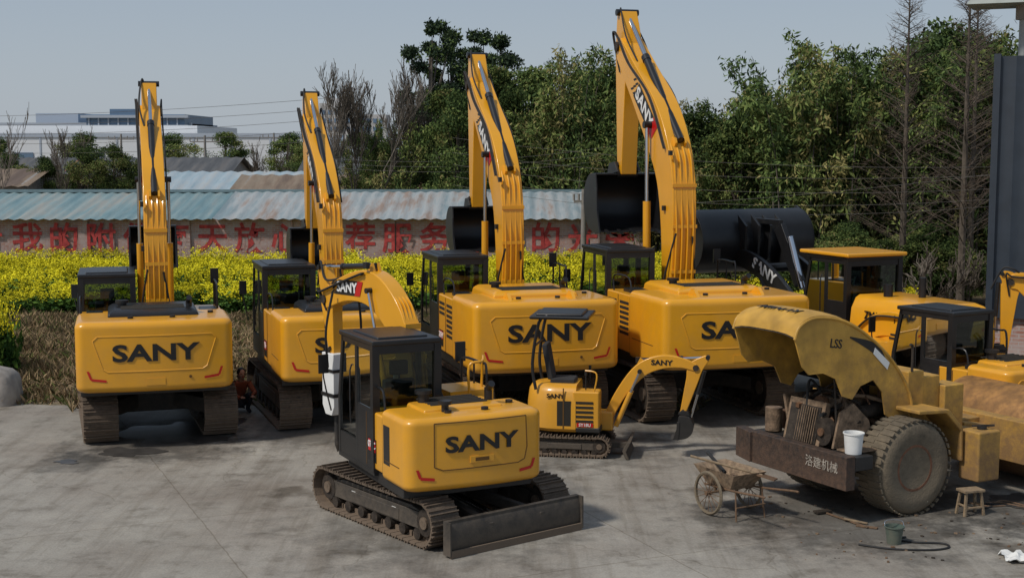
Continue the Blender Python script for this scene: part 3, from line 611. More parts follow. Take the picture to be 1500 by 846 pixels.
    D.cyl((.55,-1.0,1.0),(.55,-1.1,2.2),.015,GRIMD)
    D.done('hood_decals',root)
    text('LSS',.18,root,MR((.676,mp(-1.6),2.52),'right')@Matrix.Rotation(R(-8),4,'Z'),TXT,bold=.01,sx=.9)
    text('KUNJIM',.26,root,Matrix.Translation((.0,mp(-2.2),2.985))@Matrix.Rotation(R(180),4,'Z'),TXT,bold=.02,sx=.95)
    G=Acc(); G.lathe([(.0,-1.05),(.70,-1.05),(.72,-1.02),(.72,1.02),(.70,1.05),(.0,1.05)],(0,3.3,.74),mat('rusty_drum',(.34,.17,.05),.6,.2,var=.35,scale=4,dirt=.9,dirtcol=(.15,.08,.04),zmax=2.2,bump=.2),48)
    G.done('drum',root)
    G=Acc()
    for s in(-1,1): G.bb(s*1.2-.08,s*1.2+.08,2.3,4.3,.6,.95,YELO); G.cyl((s*1.05,3.3,.74),(s*1.3,3.3,.74),.2,GRIMD)
    G.bb(-1.28,1.28,2.15,2.4,.5,1.15,YELO); G.bb(-1.28,1.28,4.2,4.4,.5,1.1,YELO); G.prism([(1.6,.75),(2.2,.8),(2.2,1.0),(1.6,1.1)],-.5,.5,YELO)
    G.done('drum_frame',root,bevel=.02)
    T=Acc(); T.bb(1.0,1.38,.95,1.4,.42,1.16,YELO); T.done('fuel_tank',root,bevel=.03,seg=3)
    T=Acc(); T.cyl((1.2,1.2,1.15),(1.2,1.2,1.2),.07,BLK); T.beam((1.1,1.1,1.2),(1.3,1.35,1.22),.03,.03,GRIMD)
    T.cyl((0,1.3,1.05),(0,1.15,1.8),.03,GRIMD); T.tube([(.18*math.cos(a),1.12+.18*math.sin(a),1.82) for a in np.linspace(0,6.283,13)],.014,GRIMD,sm=1)
    T.tube([(.62,.35,2.0),(.62,.35,2.35),(.62,.3,2.4)],.02,GRIMD)
    T.done('controls',root)
    W=Acc(); W.lathe([(0,0),(.115,0),(.14,.30),(.15,.30),(.15,.28),(.13,.29),(.112,.02),(0,.02)],(.9,-1.02,.985),WHT,28,'Z'); W.done('paint_pail',root)
roller()
# ---------------------------------------------------------------- small yard things
def wheelbarrow():
    root=empty('wheelbarrow',(3.15,19.45,0),R(30))
    A=Acc()
    for x in(-.37,.37):
        A.lathe([(.275,-.018),(.30,-.024),(.32,0),(.30,.024),(.275,.018),(.275,-.018)],(x,0,.325),TIRE,32); A.cyl((x-.05,0,.325),(x+.05,0,.325),.03,RUST)
        for k in range(16):
            a=2*math.pi*k/16; A.cyl((x+.02*(-1)**k,.02*math.cos(a),.325+.02*math.sin(a)),(x,.285*math.cos(a),.325+.285*math.sin(a)),.005,RUST,5)
    A.cyl((-.4,0,.325),(.4,0,.325),.014,RUST)
    wb=A.done('wheels',root)
    bm=bmesh.new(); bm.from_mesh(wb.data)
    bm.faces.ensure_lookup_table(); bmesh.ops.delete(bm,geom=[f for f in bm.faces if len(f.verts)>20],context='FACES_ONLY'); bm.to_mesh(wb.data); bm.free()
    A=Acc()
    def rect(w,y0,y1,z): return [(-w,y0,z),(w,y0,z),(w,y1,z),(-w,y1,z)]
    A.loft([rect(.2,-.28,.25,.40),rect(.3,-.48,.45,.66),rect(.285,-.46,.43,.655),rect(.19,-.26,.23,.415)],mat('cement_tray',(.24,.17,.11),.85,var=.4,scale=12,bump=.3))
    for s in(-1,1):
        A.tube([(s*.2,.3,.38),(s*.24,-.4,.42),(s*.3,-1.05,.50),(s*.3,-1.15,.50)],.016,RUST,sm=3)
        A.tube([(s*.24,-.45,.42),(s*.26,-.5,.0)],.013,RUST,sm=1)
        A.beam((s*.2,.05,.33),(s*.2,.05,.42),.03,.03,RUST)
    A.tube([(-.26,-.5,.2),(.26,-.5,.2)],.012,RUST,sm=1)
    A.tube([(-.55,.2,.85),(.2,-.5,.62)],.018,WOODM,sm=1)
    A.box((.25,-.55,.6),(.2,.26,.02),RUST,(.2,.1,.6))
    A.tube([(-.15,-.1,.62),(.0,.5,.78)],.025,RUB,sm=1)
    for k in range(8): A.box((random.uniform(-.15,.15),random.uniform(-.25,.2),.5),(.12,.14,.1),GRIME,(random.random(),random.random(),random.random()))
    A.done('barrow_body',root)
wheelbarrow()
A=Acc(); A.box((0,0,.36),(.34,.22,.035),WOODM)
for sx in(-1,1):
    for sy in(-1,1): A.beam((sx*.12,sy*.07,.35),(sx*.16,sy*.1,0),.035,.035,WOODM)
    A.beam((sx*.14,-.09,.15),(sx*.14,.09,.15),.025,.025,WOODM)
A.beam((-.14,-.09,.12),(.14,-.09,.12),.025,.025,WOODM)
A.done('wooden_stool',None,bevel=.004,loc=(6.62,19.3,0),rz=.3)
PG=mat('green_plastic',(.05,.10,.085),.6,var=.2,dirt=.5,dirtcol=(.2,.17,.12),zmax=.6)
A=Acc(); A.lathe([(0,0),(.09,0),(.125,.24),(.135,.24),(.135,.225),(.12,.23),(.085,.015),(0,.015)],(0,0,0),PG,28,'Z'); A.tube([(-.13,0,.23),(-.1,.05,.30),(.1,.05,.30),(.13,0,.23)],.004,CHR); A.done('green_pail',None,loc=(5.12,17.85,0))
A=Acc(); A.tube([(4.62,17.75,.015),(5.0,17.55,.015),(5.5,17.5,.015),(5.78,17.62,.015),(5.75,17.8,.015),(5.4,17.85,.015),(5.15,18.0,.02),(5.35,18.1,.015)],.014,RUB); A.done('rubber_hose')
A=Acc(); A.beam((4.55,19.3,.02),(4.95,18.55,.02),.03,.02,RUST); A.beam((4.7,18.9,.05),(5.0,18.75,.02),.04,.02,WOODM); A.box((4.5,19.35,.03),(.25,.12,.03),GRIMD,(0,0,.4)); A.box((4.95,18.6,.015),(.3,.06,.02),RUST,(0,0,-.5)); A.done('scattered_tools',None,bevel=.003)
A=Acc(); n=12; g=[]
for i in range(n):
    for j in range(n):
        g.append((6.6+(i-n/2)*.045+random.uniform(-.01,.01),17.15+(j-n/2)*.04+random.uniform(-.01,.01),max(.008,.035+.045*math.sin(i*1.1+j*.5)*math.cos(j*1.2-i*.4)+random.uniform(-.01,.02))))
A.add(g,[(i*n+j,(i+1)*n+j,(i+1)*n+j+1,i*n+j+1) for i in range(n-1) for j in range(n-1)],WHT); A.done('crumpled_cloth')
A=Acc()
for k in range(140):
    x=random.uniform(3.6,8.0);y=random.uniform(17.0,20.5);s=random.uniform(.008,.035); A.box((x,y,s*.3),(s,s*1.6,s*.6),random.choice((GRIME,GRIMD,RUST)),(0,0,random.random()*3))
for k in range(5): x=6.7+k*.12; A.tube([(x,19.9,.01),(x+.2,19.6+.1*k,.015),(x+.5,19.8-.05*k,.01)],.012,random.choice((RUB,RUST)))
A.done('yard_debris')
STONE=mat('pale_stone',(.32,.29,.26),.9,var=.25,scale=3,bump=.5,bscale=8)
A=Acc(); rings=[]
def sgn(v,e): return math.copysign(abs(v)**e,v)
for k in range(9):
    f=k/8; r=.62*(max(.001,1-(f*.99)**5))**.5; rings.append([(r*1.1*sgn(math.cos(a),.6)*(1+.03*math.sin(3*a+k)),r*.9*sgn(math.sin(a),.6)*(1+.05*math.cos(2*a)),f*.86) for a in np.linspace(0,2*math.pi,25)[:-1]])
A.loft(rings,STONE); A.done('boulder',None,loc=(-10.9,27.95,-.05))
def person():
    root=empty('crouching_woman',(-5.45,26.9,0.02),R(-150))
    CL=mat('brown_coat',(.30,.075,.03),.85,var=.2); TR=mat('dark_trousers',(.03,.03,.04),.85); SK=mat('skin',(.45,.25,.17),.6); HR=mat('black_hair',(.012,.01,.009),.5)
    def skin(name,vs,es,rs,m,sub=2):
        me=bpy.data.meshes.new(name); me.from_pydata(vs,es,[]); o=bpy.data.objects.new(name,me); S.collection.objects.link(o); o.parent=root
        md=o.modifiers.new('s','SKIN')
        for i,r in enumerate(rs): me.skin_vertices[0].data[i].radius=(r,r) if not isinstance(r,tuple) else r
        me.skin_vertices[0].data[0].use_root=True; md.use_smooth_shade=True
        s=o.modifiers.new('sb','SUBSURF'); s.levels=sub; s.render_levels=sub; me.materials.append(m); return o
    skin('torso_and_arms',[(0,-.1,.22),(0,-.05,.4),(0,.08,.60),(0,.12,.66),(-.17,.12,.60),(-.24,.28,.42),(-.12,.46,.42),(.17,.12,.60),(.24,.28,.42),(.12,.46,.38)],[(0,1),(1,2),(2,3),(2,4),(4,5),(5,6),(2,7),(7,8),(8,9)],[(.16,.13),(.14,.11),(.15,.10),.055,.065,.048,.035,.065,.048,.035],CL)
    skin('legs',[(0,-.12,.2),(-.1,-.1,.2),(-.16,.28,.42),(-.14,.08,.08),(-.15,.24,.04),(.1,-.1,.2),(.16,.28,.42),(.14,.08,.08),(.15,.24,.04)],[(0,1),(1,2),(2,3),(3,4),(0,5),(5,6),(6,7),(7,8)],[.13,.1,.065,.045,.04,.1,.065,.045,.04],TR)
    A=Acc()
    def ell(c,rx,ry,rz,m,n=14):
        A.loft([[(c[0]+rx*math.sin(t)*math.cos(a),c[1]+ry*math.sin(t)*math.sin(a),c[2]+rz*math.cos(t)) for a in np.linspace(0,2*math.pi,n+1)[:-1]] for t in np.linspace(.05,math.pi-.05,10)],m)
    A.cyl((0,.12,.62),(0,.15,.74),.045,SK); ell((0,.18,.81),.075,.09,.11,SK); ell((0,.155,.835),.088,.098,.105,HR); ell((0,.06,.76),.05,.05,.09,HR)
    ell((0,.272,.79),.012,.018,.02,SK); ell((-.03,.258,.82),.012,.008,.007,HR); ell((.03,.258,.82),.012,.008,.007,HR); ell((0,.262,.755),.022,.008,.006,RED)
    for s in(-1,1):
        ell((s*.078,.17,.80),.01,.02,.028,SK); ell((s*.11,.50,.40),.035,.04,.018,SK)
        for k in range(4): A.cyl((s*.11+(k-1.5)*.018,.52,.40),(s*.11+(k-1.5)*.02,.585-abs(k-1.5)*.01,.385),.008,SK,6)
        A.cyl((s*.11-s*.03,.5,.4),(s*.11-s*.05,.54,.39),.009,SK,6)
    A.done('head_and_hands',root)
person()
# ---------------------------------------------------------------- ground
def groundmat(kind):
    m=bpy.data.materials.new(kind); m.use_nodes=True; nt=m.node_tree; L=nt.links; b=nt.nodes['Principled BSDF']; b.inputs['Roughness'].default_value=.85
    geo=nn(nt,'ShaderNodeNewGeometry')
    def noise(sc,det=6,ro=.6,vec=None):
        n=nn(nt,'ShaderNodeTexNoise'); n.inputs['Scale'].default_value=sc; n.inputs['Detail'].default_value=det; n.inputs['Roughness'].default_value=ro; L.new(vec or geo.outputs['Position'],n.inputs['Vector']); return n.outputs['Fac']
    def ramp(f,stops):
        r=nn(nt,'ShaderNodeValToRGB'); L.new(f,r.inputs[0]); e=r.color_ramp.elements
        while len(e)<len(stops): e.new(.5)
        for x,(p,c) in zip(e,stops): x.position=p; x.color=(*c,1)
        return r.outputs[0]
    def mix(f,a,bb,mode='MIX'):
        x=nn(nt,'ShaderNodeMix',data_type='RGBA',blend_type=mode)
        if isinstance(f,float): x.inputs[0].default_value=f
        else: L.new(f,x.inputs[0])
        for i,q in((6,a),(7,bb)):
            if isinstance(q,tuple): x.inputs[i].default_value=(*q,1)
            else: L.new(q,x.inputs[i])
        return x.outputs[2]
    if kind=='concrete':
        base=ramp(noise(.35,4,.65),[(.3,(.22,.19,.16)),(.55,(.305,.28,.245)),(.75,(.38,.355,.315))])
        st=ramp(noise(1.6,6,.7),[(.33,(.64,.62,.58)),(.47,(.95,.95,.94)),(.7,(1.1,1.1,1.08))]); c=mix(1.0,base,st,'MULTIPLY')
        fine=ramp(noise(35,2,.7),[(.3,(.86,.86,.85)),(.7,(1.1,1.1,1.1))]); c=mix(1.0,c,fine,'MULTIPLY')
        vo=nn(nt,'ShaderNodeTexVoronoi'); vo.inputs['Scale'].default_value=.45; L.new(geo.outputs['Position'],vo.inputs['Vector'])
        ad=nn(nt,'ShaderNodeMath',operation='MULTIPLY_ADD'); L.new(noise(2.5,3),ad.inputs[0]); ad.inputs[1].default_value=.5; L.new(vo.outputs['Distance'],ad.inputs[2])
        oil=ramp(ad.outputs[0],[(.33,(.5,.47,.43)),(.46,(1,1,1))]); c=mix(1.0,c,oil,'MULTIPLY')
        br=nn(nt,'ShaderNodeTexBrick'); br.inputs['Scale'].default_value=1; br.inputs['Brick Width'].default_value=5.2; br.inputs['Row Height'].default_value=4.3; br.inputs['Mortar Size'].default_value=.010; br.offset=0
        br.inputs['Color1'].default_value=(1,1,1,1); br.inputs['Color2'].default_value=(.95,.95,.94,1); br.inputs['Mortar'].default_value=(.68,.65,.6,1)
        mp=nn(nt,'ShaderNodeMapping'); mp.inputs['Rotation'].default_value=(0,0,R(-24)); mp.inputs['Location'].default_value=(1.5,2.2,0); L.new(geo.outputs['Position'],mp.inputs[0])
        ds=nn(nt,'ShaderNodeVectorMath',operation='ADD'); L.new(mp.outputs[0],ds.inputs[0]); nz=nn(nt,'ShaderNodeTexNoise'); nz.inputs['Scale'].default_value=3; L.new(geo.outputs['Position'],nz.inputs['Vector'])
        sc=nn(nt,'ShaderNodeVectorMath',operation='SCALE'); L.new(nz.outputs['Color'],sc.inputs[0]); sc.inputs['Scale'].default_value=.05; L.new(sc.outputs[0],ds.inputs[1]); L.new(ds.outputs[0],br.inputs['Vector'])
        c=mix(1.0,c,br.outputs['Color'],'MULTIPLY')
        vc=nn(nt,'ShaderNodeTexVoronoi',feature='DISTANCE_TO_EDGE'); vc.inputs['Scale'].default_value=.22
        d2=nn(nt,'ShaderNodeVectorMath',operation='ADD'); L.new(geo.outputs['Position'],d2.inputs[0]); n5=nn(nt,'ShaderNodeTexNoise'); n5.inputs['Scale'].default_value=1.2; n5.inputs['Detail'].default_value=3; L.new(geo.outputs['Position'],n5.inputs['Vector'])
        s5=nn(nt,'ShaderNodeVectorMath',operation='SCALE'); L.new(n5.outputs['Color'],s5.inputs[0]); s5.inputs['Scale'].default_value=1.0; L.new(s5.outputs[0],d2.inputs[1]); L.new(d2.outputs[0],vc.inputs['Vector'])
        ck=ramp(vc.outputs['Distance'],[(0,(.75,.73,.7)),(.003,(1,1,1))]); c=mix(1.0,c,ck,'MULTIPLY')
        mp2=nn(nt,'ShaderNodeMapping'); mp2.inputs['Rotation'].default_value=(0,0,R(25)); mp2.inputs['Scale'].default_value=(3.0,.18,1); L.new(geo.outputs['Position'],mp2.inputs[0])
        sf=ramp(noise(1.0,4,.75,mp2.outputs[0]),[(.36,(.82,.80,.77)),(.5,(1,1,1)),(.68,(1.07,1.07,1.06))]); c=mix(1.0,c,sf,'MULTIPLY')
        # oil and mud soaked areas round the machines
        nz2=noise(1.9,5,.7)
        for (px,py,pr,dk) in ((-6.3,24.0,2.0,.40),(-7.3,22.6,1.0,.55),(1.3,23.6,2.0,.58),(5.0,19.2,2.7,.46),(7.0,19.6,1.8,.40),(-1.1,18.5,2.4,.60),(-3.9,25.0,1.8,.52),(2.9,25.6,1.9,.58),(3.2,19.3,1.1,.65)):
            vd=nn(nt,'ShaderNodeVectorMath',operation='DISTANCE'); L.new(geo.outputs['Position'],vd.inputs[0]); vd.inputs[1].default_value=(px,py,0)
            m1=nn(nt,'ShaderNodeMath',operation='DIVIDE'); L.new(vd.outputs['Value'],m1.inputs[0]); m1.inputs[1].default_value=pr
            m2=nn(nt,'ShaderNodeMath',operation='MULTIPLY_ADD'); L.new(nz2,m2.inputs[0]); m2.inputs[1].default_value=2.2; L.new(m1.outputs[0],m2.inputs[2])
            m3=nn(nt,'ShaderNodeMapRange'); m3.inputs[1].default_value=1.5; m3.inputs[2].default_value=2.05; m3.inputs[3].default_value=dk; m3.inputs[4].default_value=1; L.new(m2.outputs[0],m3.inputs[0])
            vs=nn(nt,'ShaderNodeVectorMath',operation='SCALE'); L.new(c,vs.inputs[0]); L.new(m3.outputs[0],vs.inputs['Scale']); c=vs.outputs[0]
        L.new(c,b.inputs['Base Color'])
        rr=nn(nt,'ShaderNodeMapRange'); L.new(noise(1.1,2),rr.inputs[0]); rr.inputs[3].default_value=.65; rr.inputs[4].default_value=.95; L.new(rr.outputs[0],b.inputs['Roughness'])
        bh=noise(25,2,.7)
    else:
        base=ramp(noise(.25,4,.7),[(.3,(.15,.105,.06)),(.5,(.21,.155,.095)),(.62,(.15,.14,.06)),(.8,(.24,.185,.12))]); c=mix(1.0,base,ramp(noise(6,3,.7),[(.3,(.6,.6,.6)),(.7,(1.2,1.2,1.2))]),'MULTIPLY'); L.new(c,b.inputs['Base Color']); bh=noise(8,3,.7)
    bp=nn(nt,'ShaderNodeBump'); bp.inputs['Strength'].default_value=.35; bp.inputs['Distance'].default_value=.01 if kind=='concrete' else .15; L.new(bh,bp.inputs['Height']); L.new(bp.outputs[0],b.inputs['Normal'])
    return m
A=Acc(); A.add([(-1500,-60,0),(1500,-60,0),(1500,2500,0),(-1500,2500,0)],[(0,1,2,3)],groundmat('dry_soil')); A.done('ground')
A=Acc(); edge=[(40,36)]+[(x,27.7+.12*math.sin(x*1.7)+.08*math.sin(x*4.1)+(8 if x>4.5 else 0)) for x in np.arange(22,-30,-.7)]
poly=[(-30,-25),(40,-25)]+edge+[(-30,27.6)]; n=len(poly)
A.add([(x,y,.02) for x,y in poly]+[(x,y,-.03) for x,y in poly],[tuple(range(n))]+[(i,(i+1)%n,n+(i+1)%n,n+i) for i in range(n)],groundmat('concrete')); A.done('concrete_yard')
for o in [o for o in S.objects if o.parent is None and o.name.split('.')[0] in('excavator','mini_excavator','wheel_loader','road_roller','wheelbarrow','wooden_stool','green_pail','rubber_hose','scattered_tools','crumpled_cloth','yard_debris')]: o.location.z+=.02
WET=mat('wet_concrete',(.055,.05,.045),.42,var=.4,scale=3,bump=.05,bscale=6)
def puddle(c,rx,ry,seed,name='puddle'):
    rnd=random.Random(seed); ph=[rnd.random()*6 for _ in range(6)]; pts=[]
    for i in range(64):
        a=2*math.pi*i/64; k=1+.22*math.sin(2*a+ph[0])+.15*math.sin(3*a+ph[1])+.12*math.sin(5*a+ph[2])+.07*math.sin(9*a+ph[3])+.04*math.sin(15*a+ph[4])
        pts.append((c[0]+rx*k*math.cos(a),c[1]+ry*k*math.sin(a),.0245+seed*.0006))
    A=Acc(); A.add(pts,[tuple(range(64))],WET); A.done(name)
puddle((-6.15,25.1),.85,1.2,1); puddle((-5.9,24.5),.6,.45,9); puddle((-6.65,23.35),.45,.4,4); puddle((-7.5,22.6),.2,.15,5); puddle((7.6,20.0),.5,.4,6,'oil_stain'); puddle((1.6,24.2),.5,.3,8,'oil_stain')
# ---------------------------------------------------------------- shed wall with corrugated roof
def wallmat():
    m=bpy.data.materials.new('painted_brick'); m.use_nodes=True; nt=m.node_tree; L=nt.links; b=nt.nodes['Principled BSDF']; b.inputs['Roughness'].default_value=.9
    geo=nn(nt,'ShaderNodeNewGeometry'); sx=nn(nt,'ShaderNodeSeparateXYZ'); L.new(geo.outputs['Position'],sx.inputs[0]); cx=nn(nt,'ShaderNodeCombineXYZ'); L.new(sx.outputs[0],cx.inputs[0]); L.new(sx.outputs[2],cx.inputs[1])
    br=nn(nt,'ShaderNodeTexBrick'); br.inputs['Scale'].default_value=1; br.inputs['Brick Width'].default_value=.26; br.inputs['Row Height'].default_value=.085; br.inputs['Mortar Size'].default_value=.012
    br.inputs['Color1'].default_value=(.33,.15,.11,1); br.inputs['Color2'].default_value=(.42,.22,.17,1); br.inputs['Mortar'].default_value=(.4,.35,.32,1); L.new(cx.outputs[0],br.inputs['Vector'])
    n=nn(nt,'ShaderNodeTexNoise'); n.inputs['Scale'].default_value=2.2; n.inputs['Detail'].default_value=8; n.inputs['Roughness'].default_value=.75; L.new(geo.outputs['Position'],n.inputs['Vector'])
    mr=nn(nt,'ShaderNodeMapRange'); mr.inputs[1].default_value=.42; mr.inputs[2].default_value=.62; mr.inputs[4].default_value=.75; L.new(n.outputs['Fac'],mr.inputs[0])
    mx=nn(nt,'ShaderNodeMix',data_type='RGBA'); L.new(mr.outputs[0],mx.inputs[0]); L.new(br.outputs['Color'],mx.inputs[6]); mx.inputs[7].default_value=(.42,.36,.34,1); L.new(mx.outputs[2],b.inputs['Base Color']); return m
shed=empty('brick_shed',(0,0,0))
BW=wallmat()
A=Acc(); A.bb(-45,5.4,56,56.24,0,2.4,BW); A.bb(5.16,5.4,56.24,61,0,3.0,BW)
for x in np.arange(-43,5,4.2): A.bb(x,x+.4,55.9,56.0,0,2.35,BW)
A.done('brick_walls',shed)
def roofmat(name,c1,c2,c3):
    m=bpy.data.materials.new(name); m.use_nodes=True; nt=m.node_tree; L=nt.links; b=nt.nodes['Principled BSDF']; b.inputs['Roughness'].default_value=.6
    geo=nn(nt,'ShaderNodeNewGeometry'); mp=nn(nt,'ShaderNodeMapping'); mp.inputs['Scale'].default_value=(.9,.12,.12); L.new(geo.outputs['Position'],mp.inputs[0])
    n=nn(nt,'ShaderNodeTexNoise'); n.inputs['Scale'].default_value=1.3; n.inputs['Detail'].default_value=8; n.inputs['Roughness'].default_value=.7; L.new(mp.outputs[0],n.inputs['Vector'])
    r=nn(nt,'ShaderNodeValToRGB'); e=r.color_ramp.elements; e.new(.5); e[0].position=.38; e[1].position=.5; e[2].position=.62
    for q,c in zip(e,(c1,c2,c3)): q.color=(*c,1)
    L.new(n.outputs['Fac'],r.inputs[0]); L.new(r.outputs[0],b.inputs['Base Color']); return m
def corr(name,parent,x0,x1,y0,y1,z0,z1,m,step=.12,amp=.03,per=4):
    A=Acc(); n=int((x1-x0)/step); v=[];f=[]
    for i in range(n+1):
        x=x0+i*step; d=amp*math.cos(2*math.pi*i/per); v+=[(x,y0,z0+d),(x,y1,z1+d)]
    f=[(2*i,2*i+2,2*i+3,2*i+1) for i in range(n)]; A.add(v,f,m)
    return A.done(name,parent)
RB=roofmat('blue_sheet_roof',(.12,.21,.235),(.19,.27,.28),(.30,.30,.27)); RW=roofmat('weathered_sheet_roof',(.20,.26,.28),(.34,.36,.36),(.27,.20,.16))
corr('roof_sheets',shed,-45,-12.2,55.6,60.5,2.36,3.3,RB); corr('roof_sheets_pale',shed,-12.2,5.8,55.6,60.5,2.37,3.35,RW)
corr('roof_back',shed,-45,5.8,60.5,65.5,3.32,2.3,RW)
A=Acc(); A.bb(-45,5.8,60.35,60.65,3.3,3.42,mat('ridge',(.15,.22,.24),.7)); A.done('ridge_cap',shed)
chars='献给公母让我的附件每天放心推荐服务为别的光荣'
RP=mat('red_wall_paint',(.40,.05,.045),.9,var=.35,scale=6)
for i,ch in enumerate(chars):
    x=-27.5+i*1.52
    if x>5: break
    text(ch,1.28,shed,MR((x,55.985 if (x+43)%4.2>1.0 and (x+43)%4.2<3.6 else 55.885,1.5)),RP,bold=.02,depth=.004,name='wall_character')
def shedbox(name,x0,x1,y0,y1,ze,zr,wm,rm):
    r=empty(name); A=Acc(); A.bb(x0,x1,y0,y1,0,ze,wm); ym=(y0+y1)/2
    for x in(x0,x1-.2): A.prism([(y0,ze),(y1,ze),(ym,zr)],x,x+.2,wm)
    for x in np.arange(x0+1.5,x1-1.5,3.5): A.bb(x,x+1.1,y0-.02,y0+.02,ze*.4,ze*.75,VENT)
    A.done('walls',r); corr('roof_front',r,x0-.5,x1+.5,y0-.6,ym,ze-.1,zr,rm,step=.2,per=4,amp=.04); corr('roof_rear',r,x0-.5,x1+.5,ym,y1+.6,zr,ze-.1,rm,step=.2,per=4,amp=.04)
GW=mat('grey_render',(.26,.24,.22),.9,var=.2); TB=roofmat('brown_tile_roof',(.12,.08,.055),(.2,.14,.09),(.26,.2,.14)); TD=roofmat('dark_tile_roof',(.05,.05,.05),(.08,.08,.08),(.12,.11,.1))
shedbox('warehouse_shed',-19.5,-11,74,82,2.9,3.9,GW,roofmat('pale_blue_roof',(.22,.32,.37),(.32,.39,.43),(.38,.39,.38)))
shedbox('warehouse_shed',-14,-2.5,70,77,3.0,3.8,GW,TB)
shedbox('farm_house',-38,-30,84,92,3.0,3.9,GW,TB); shedbox('farm_house',-31,-21,100,110,3.3,4.5,GW,TD); shedbox('farm_house',-14,-1,92,100,3.4,4.6,GW,TD)
shedbox('farm_house',-60,-36,110,120,3.2,4.4,mat('brick_red',(.25,.1,.07),.9),TD)
FW=mat('far_white_cladding',(.68,.70,.72),.8,var=.04,scale=.05); FG=mat('far_glass_hazed',(.12,.19,.28),.5,var=.1,scale=.05); FL=mat('far_pale_band_hazed',(.40,.45,.52),.8,var=.03)  # far colours set lighter and bluish, distance haze painted into the base colour
r=empty('long_white_warehouse'); A=Acc(); A.bb(-110,-32,215,260,0,7.1,FW)
for x in np.arange(-110,-32,6): A.bb(x,x+.25,214.9,215,0,7.1,FL)
A.bb(-110,-32,214.8,215.1,6.8,7.4,FL); A.bb(-110,-60,262,300,0,9.3,FW); A.bb(-30,20,240,260,0,5.6,FL)
for x in np.arange(-100,-40,11): A.bb(x,x+3,214.85,214.95,3.0,4.4,FG)
A.done('walls',r)
r=empty('glass_office_block'); A=Acc()
A.bb(-330,-150,640,700,0,16,FG); A.bb(-195,-150,630,690,0,20,FG)
for z in(4,8,12,15): A.bb(-332,-149,638,641,z,z+1.4,FL)
for z in(6,10,14,18.4): A.bb(-197,-148,628,631,z,z+1.2,FL)
for x in np.arange(-194,-151,4.5): A.bb(x,x+.6,629.2,630.2,0,19.5,FL)
for x in np.arange(-328,-200,5): A.bb(x,x+.6,639.2,640.2,0,15.5,FL)
A.bb(-225,-205,650,680,16,21,FL); A.bb(-190,-178,650,680,20,23,FG); A.done('floors',r)
FC=mat('far_cream_wall',(.46,.45,.44),.8,var=.04,scale=.05)
r=empty('cream_apartment_block'); A=Acc()
A.bb(-70,-56,500,520,0,21,FC); A.bb(-56,-46,503,520,0,17,FC); A.bb(-68,-62,505,515,21,23,FC)
for z in np.arange(2,20,3):
    for x in np.arange(-69,-57,2.2): A.bb(x,x+1.2,499.8,500.1,z,z+1.5,FG)
    if z<15:
        for x in np.arange(-55.2,-47,2.2): A.bb(x,x+1.2,502.8,503.1,z,z+1.5,FG)
A.done('walls_and_windows',r)
# blue-grey clad building at right
r=empty('metal_clad_building',(10.55,30,0),-R(24)); CLAD=mat('dark_blue_cladding',(.028,.038,.052),.55,var=.12)
A=Acc(); A.bb(.12,11,.12,12,0,1.6,BW); A.done('brick_base',r)
A=Acc(); v=[]
for i in range(85):
    x=i*.13; d=0 if i%3 else -.05
    v+=[(x,d,1.55),(x,d,7.25)]
A.add(v,[(2*i,2*i+2,2*i+3,2*i+1) for i in range(84)],CLAD); v=[]
for i in range(90):
    y=i*.13; d=0 if i%3 else -.05; v+=[(d,y,1.55),(d,y,7.25)]
A.add(v,[(2*i,2*i+2,2*i+3,2*i+1) for i in range(89)],CLAD); A.bb(.03,10.9,.03,11.5,7.1,7.24,CLAD); A.bb(-.07,.07,-.09,.05,1.5,7.3,CLAD)
A.done('cladding',r)
A=Acc(); A.cyl((.5,.4,7.2),(.5,.4,8.3),.12,mat('galvanised',(.3,.31,.3),.5,.5),20); A.cyl((.5,.4,8.05),(.5,.4,8.35),.2,GW,20); A.loft([[(-.65,-.4,8.35),(2.4,-.4,8.35),(2.4,1,8.35),(-.65,1,8.35)],[(-.55,-.3,8.5),(2.4,-.3,8.5),(2.4,.9,8.5),(-.55,.9,8.5)]],mat('pale_metal',(.30,.33,.30),.5)); A.done('roof_vent_cowl',r)
# ---------------------------------------------------------------- vegetation
def leafmat(name,c):
    m=bpy.data.materials.new(name); m.use_nodes=True; nt=m.node_tree; L=nt.links; nt.nodes.clear()
    o=nn(nt,'ShaderNodeOutputMaterial'); d=nn(nt,'ShaderNodeBsdfDiffuse'); oi=nn(nt,'ShaderNodeObjectInfo')
    m2=nn(nt,'ShaderNodeMapRange'); m2.inputs[3].default_value=.7; m2.inputs[4].default_value=1.35; L.new(oi.outputs['Random'],m2.inputs[0])
    vm=nn(nt,'ShaderNodeVectorMath',operation='SCALE'); vm.inputs[0].default_value=c; L.new(m2.outputs[0],vm.inputs['Scale'])
    L.new(vm.outputs[0],d.inputs[0]); L.new(d.outputs[0],o.inputs[0]); return m
LG=[leafmat('leaf_dark',(.052,.080,.030)),leafmat('leaf_mid',(.095,.135,.042)),leafmat('leaf_light',(.165,.195,.062)),leafmat('leaf_olive',(.21,.185,.075))]
BARK=mat('bark',(.10,.08,.06),.95,var=.3,scale=8); BARKL=mat('pale_bark',(.15,.125,.10),.9,var=.3,scale=4)
def quads(C,size,asp,droop,seed):
    rs=np.random.RandomState(seed); n=len(C)
    d=rs.normal(size=(n,3)); d[:,2]-=droop; d/=np.linalg.norm(d,axis=1)[:,None]
    e=rs.normal(size=(n,3)); e-=d*(e*d).sum(1)[:,None]; e/=np.linalg.norm(e,axis=1)[:,None]
    s=size*rs.uniform(.6,1.4,size=(n,1)); a=d*s; b=e*s*asp
    P=np.stack([C,C+a*.5+b*.5,C+a,C+a*.5-b*.5],1); return P.reshape(-1,3)
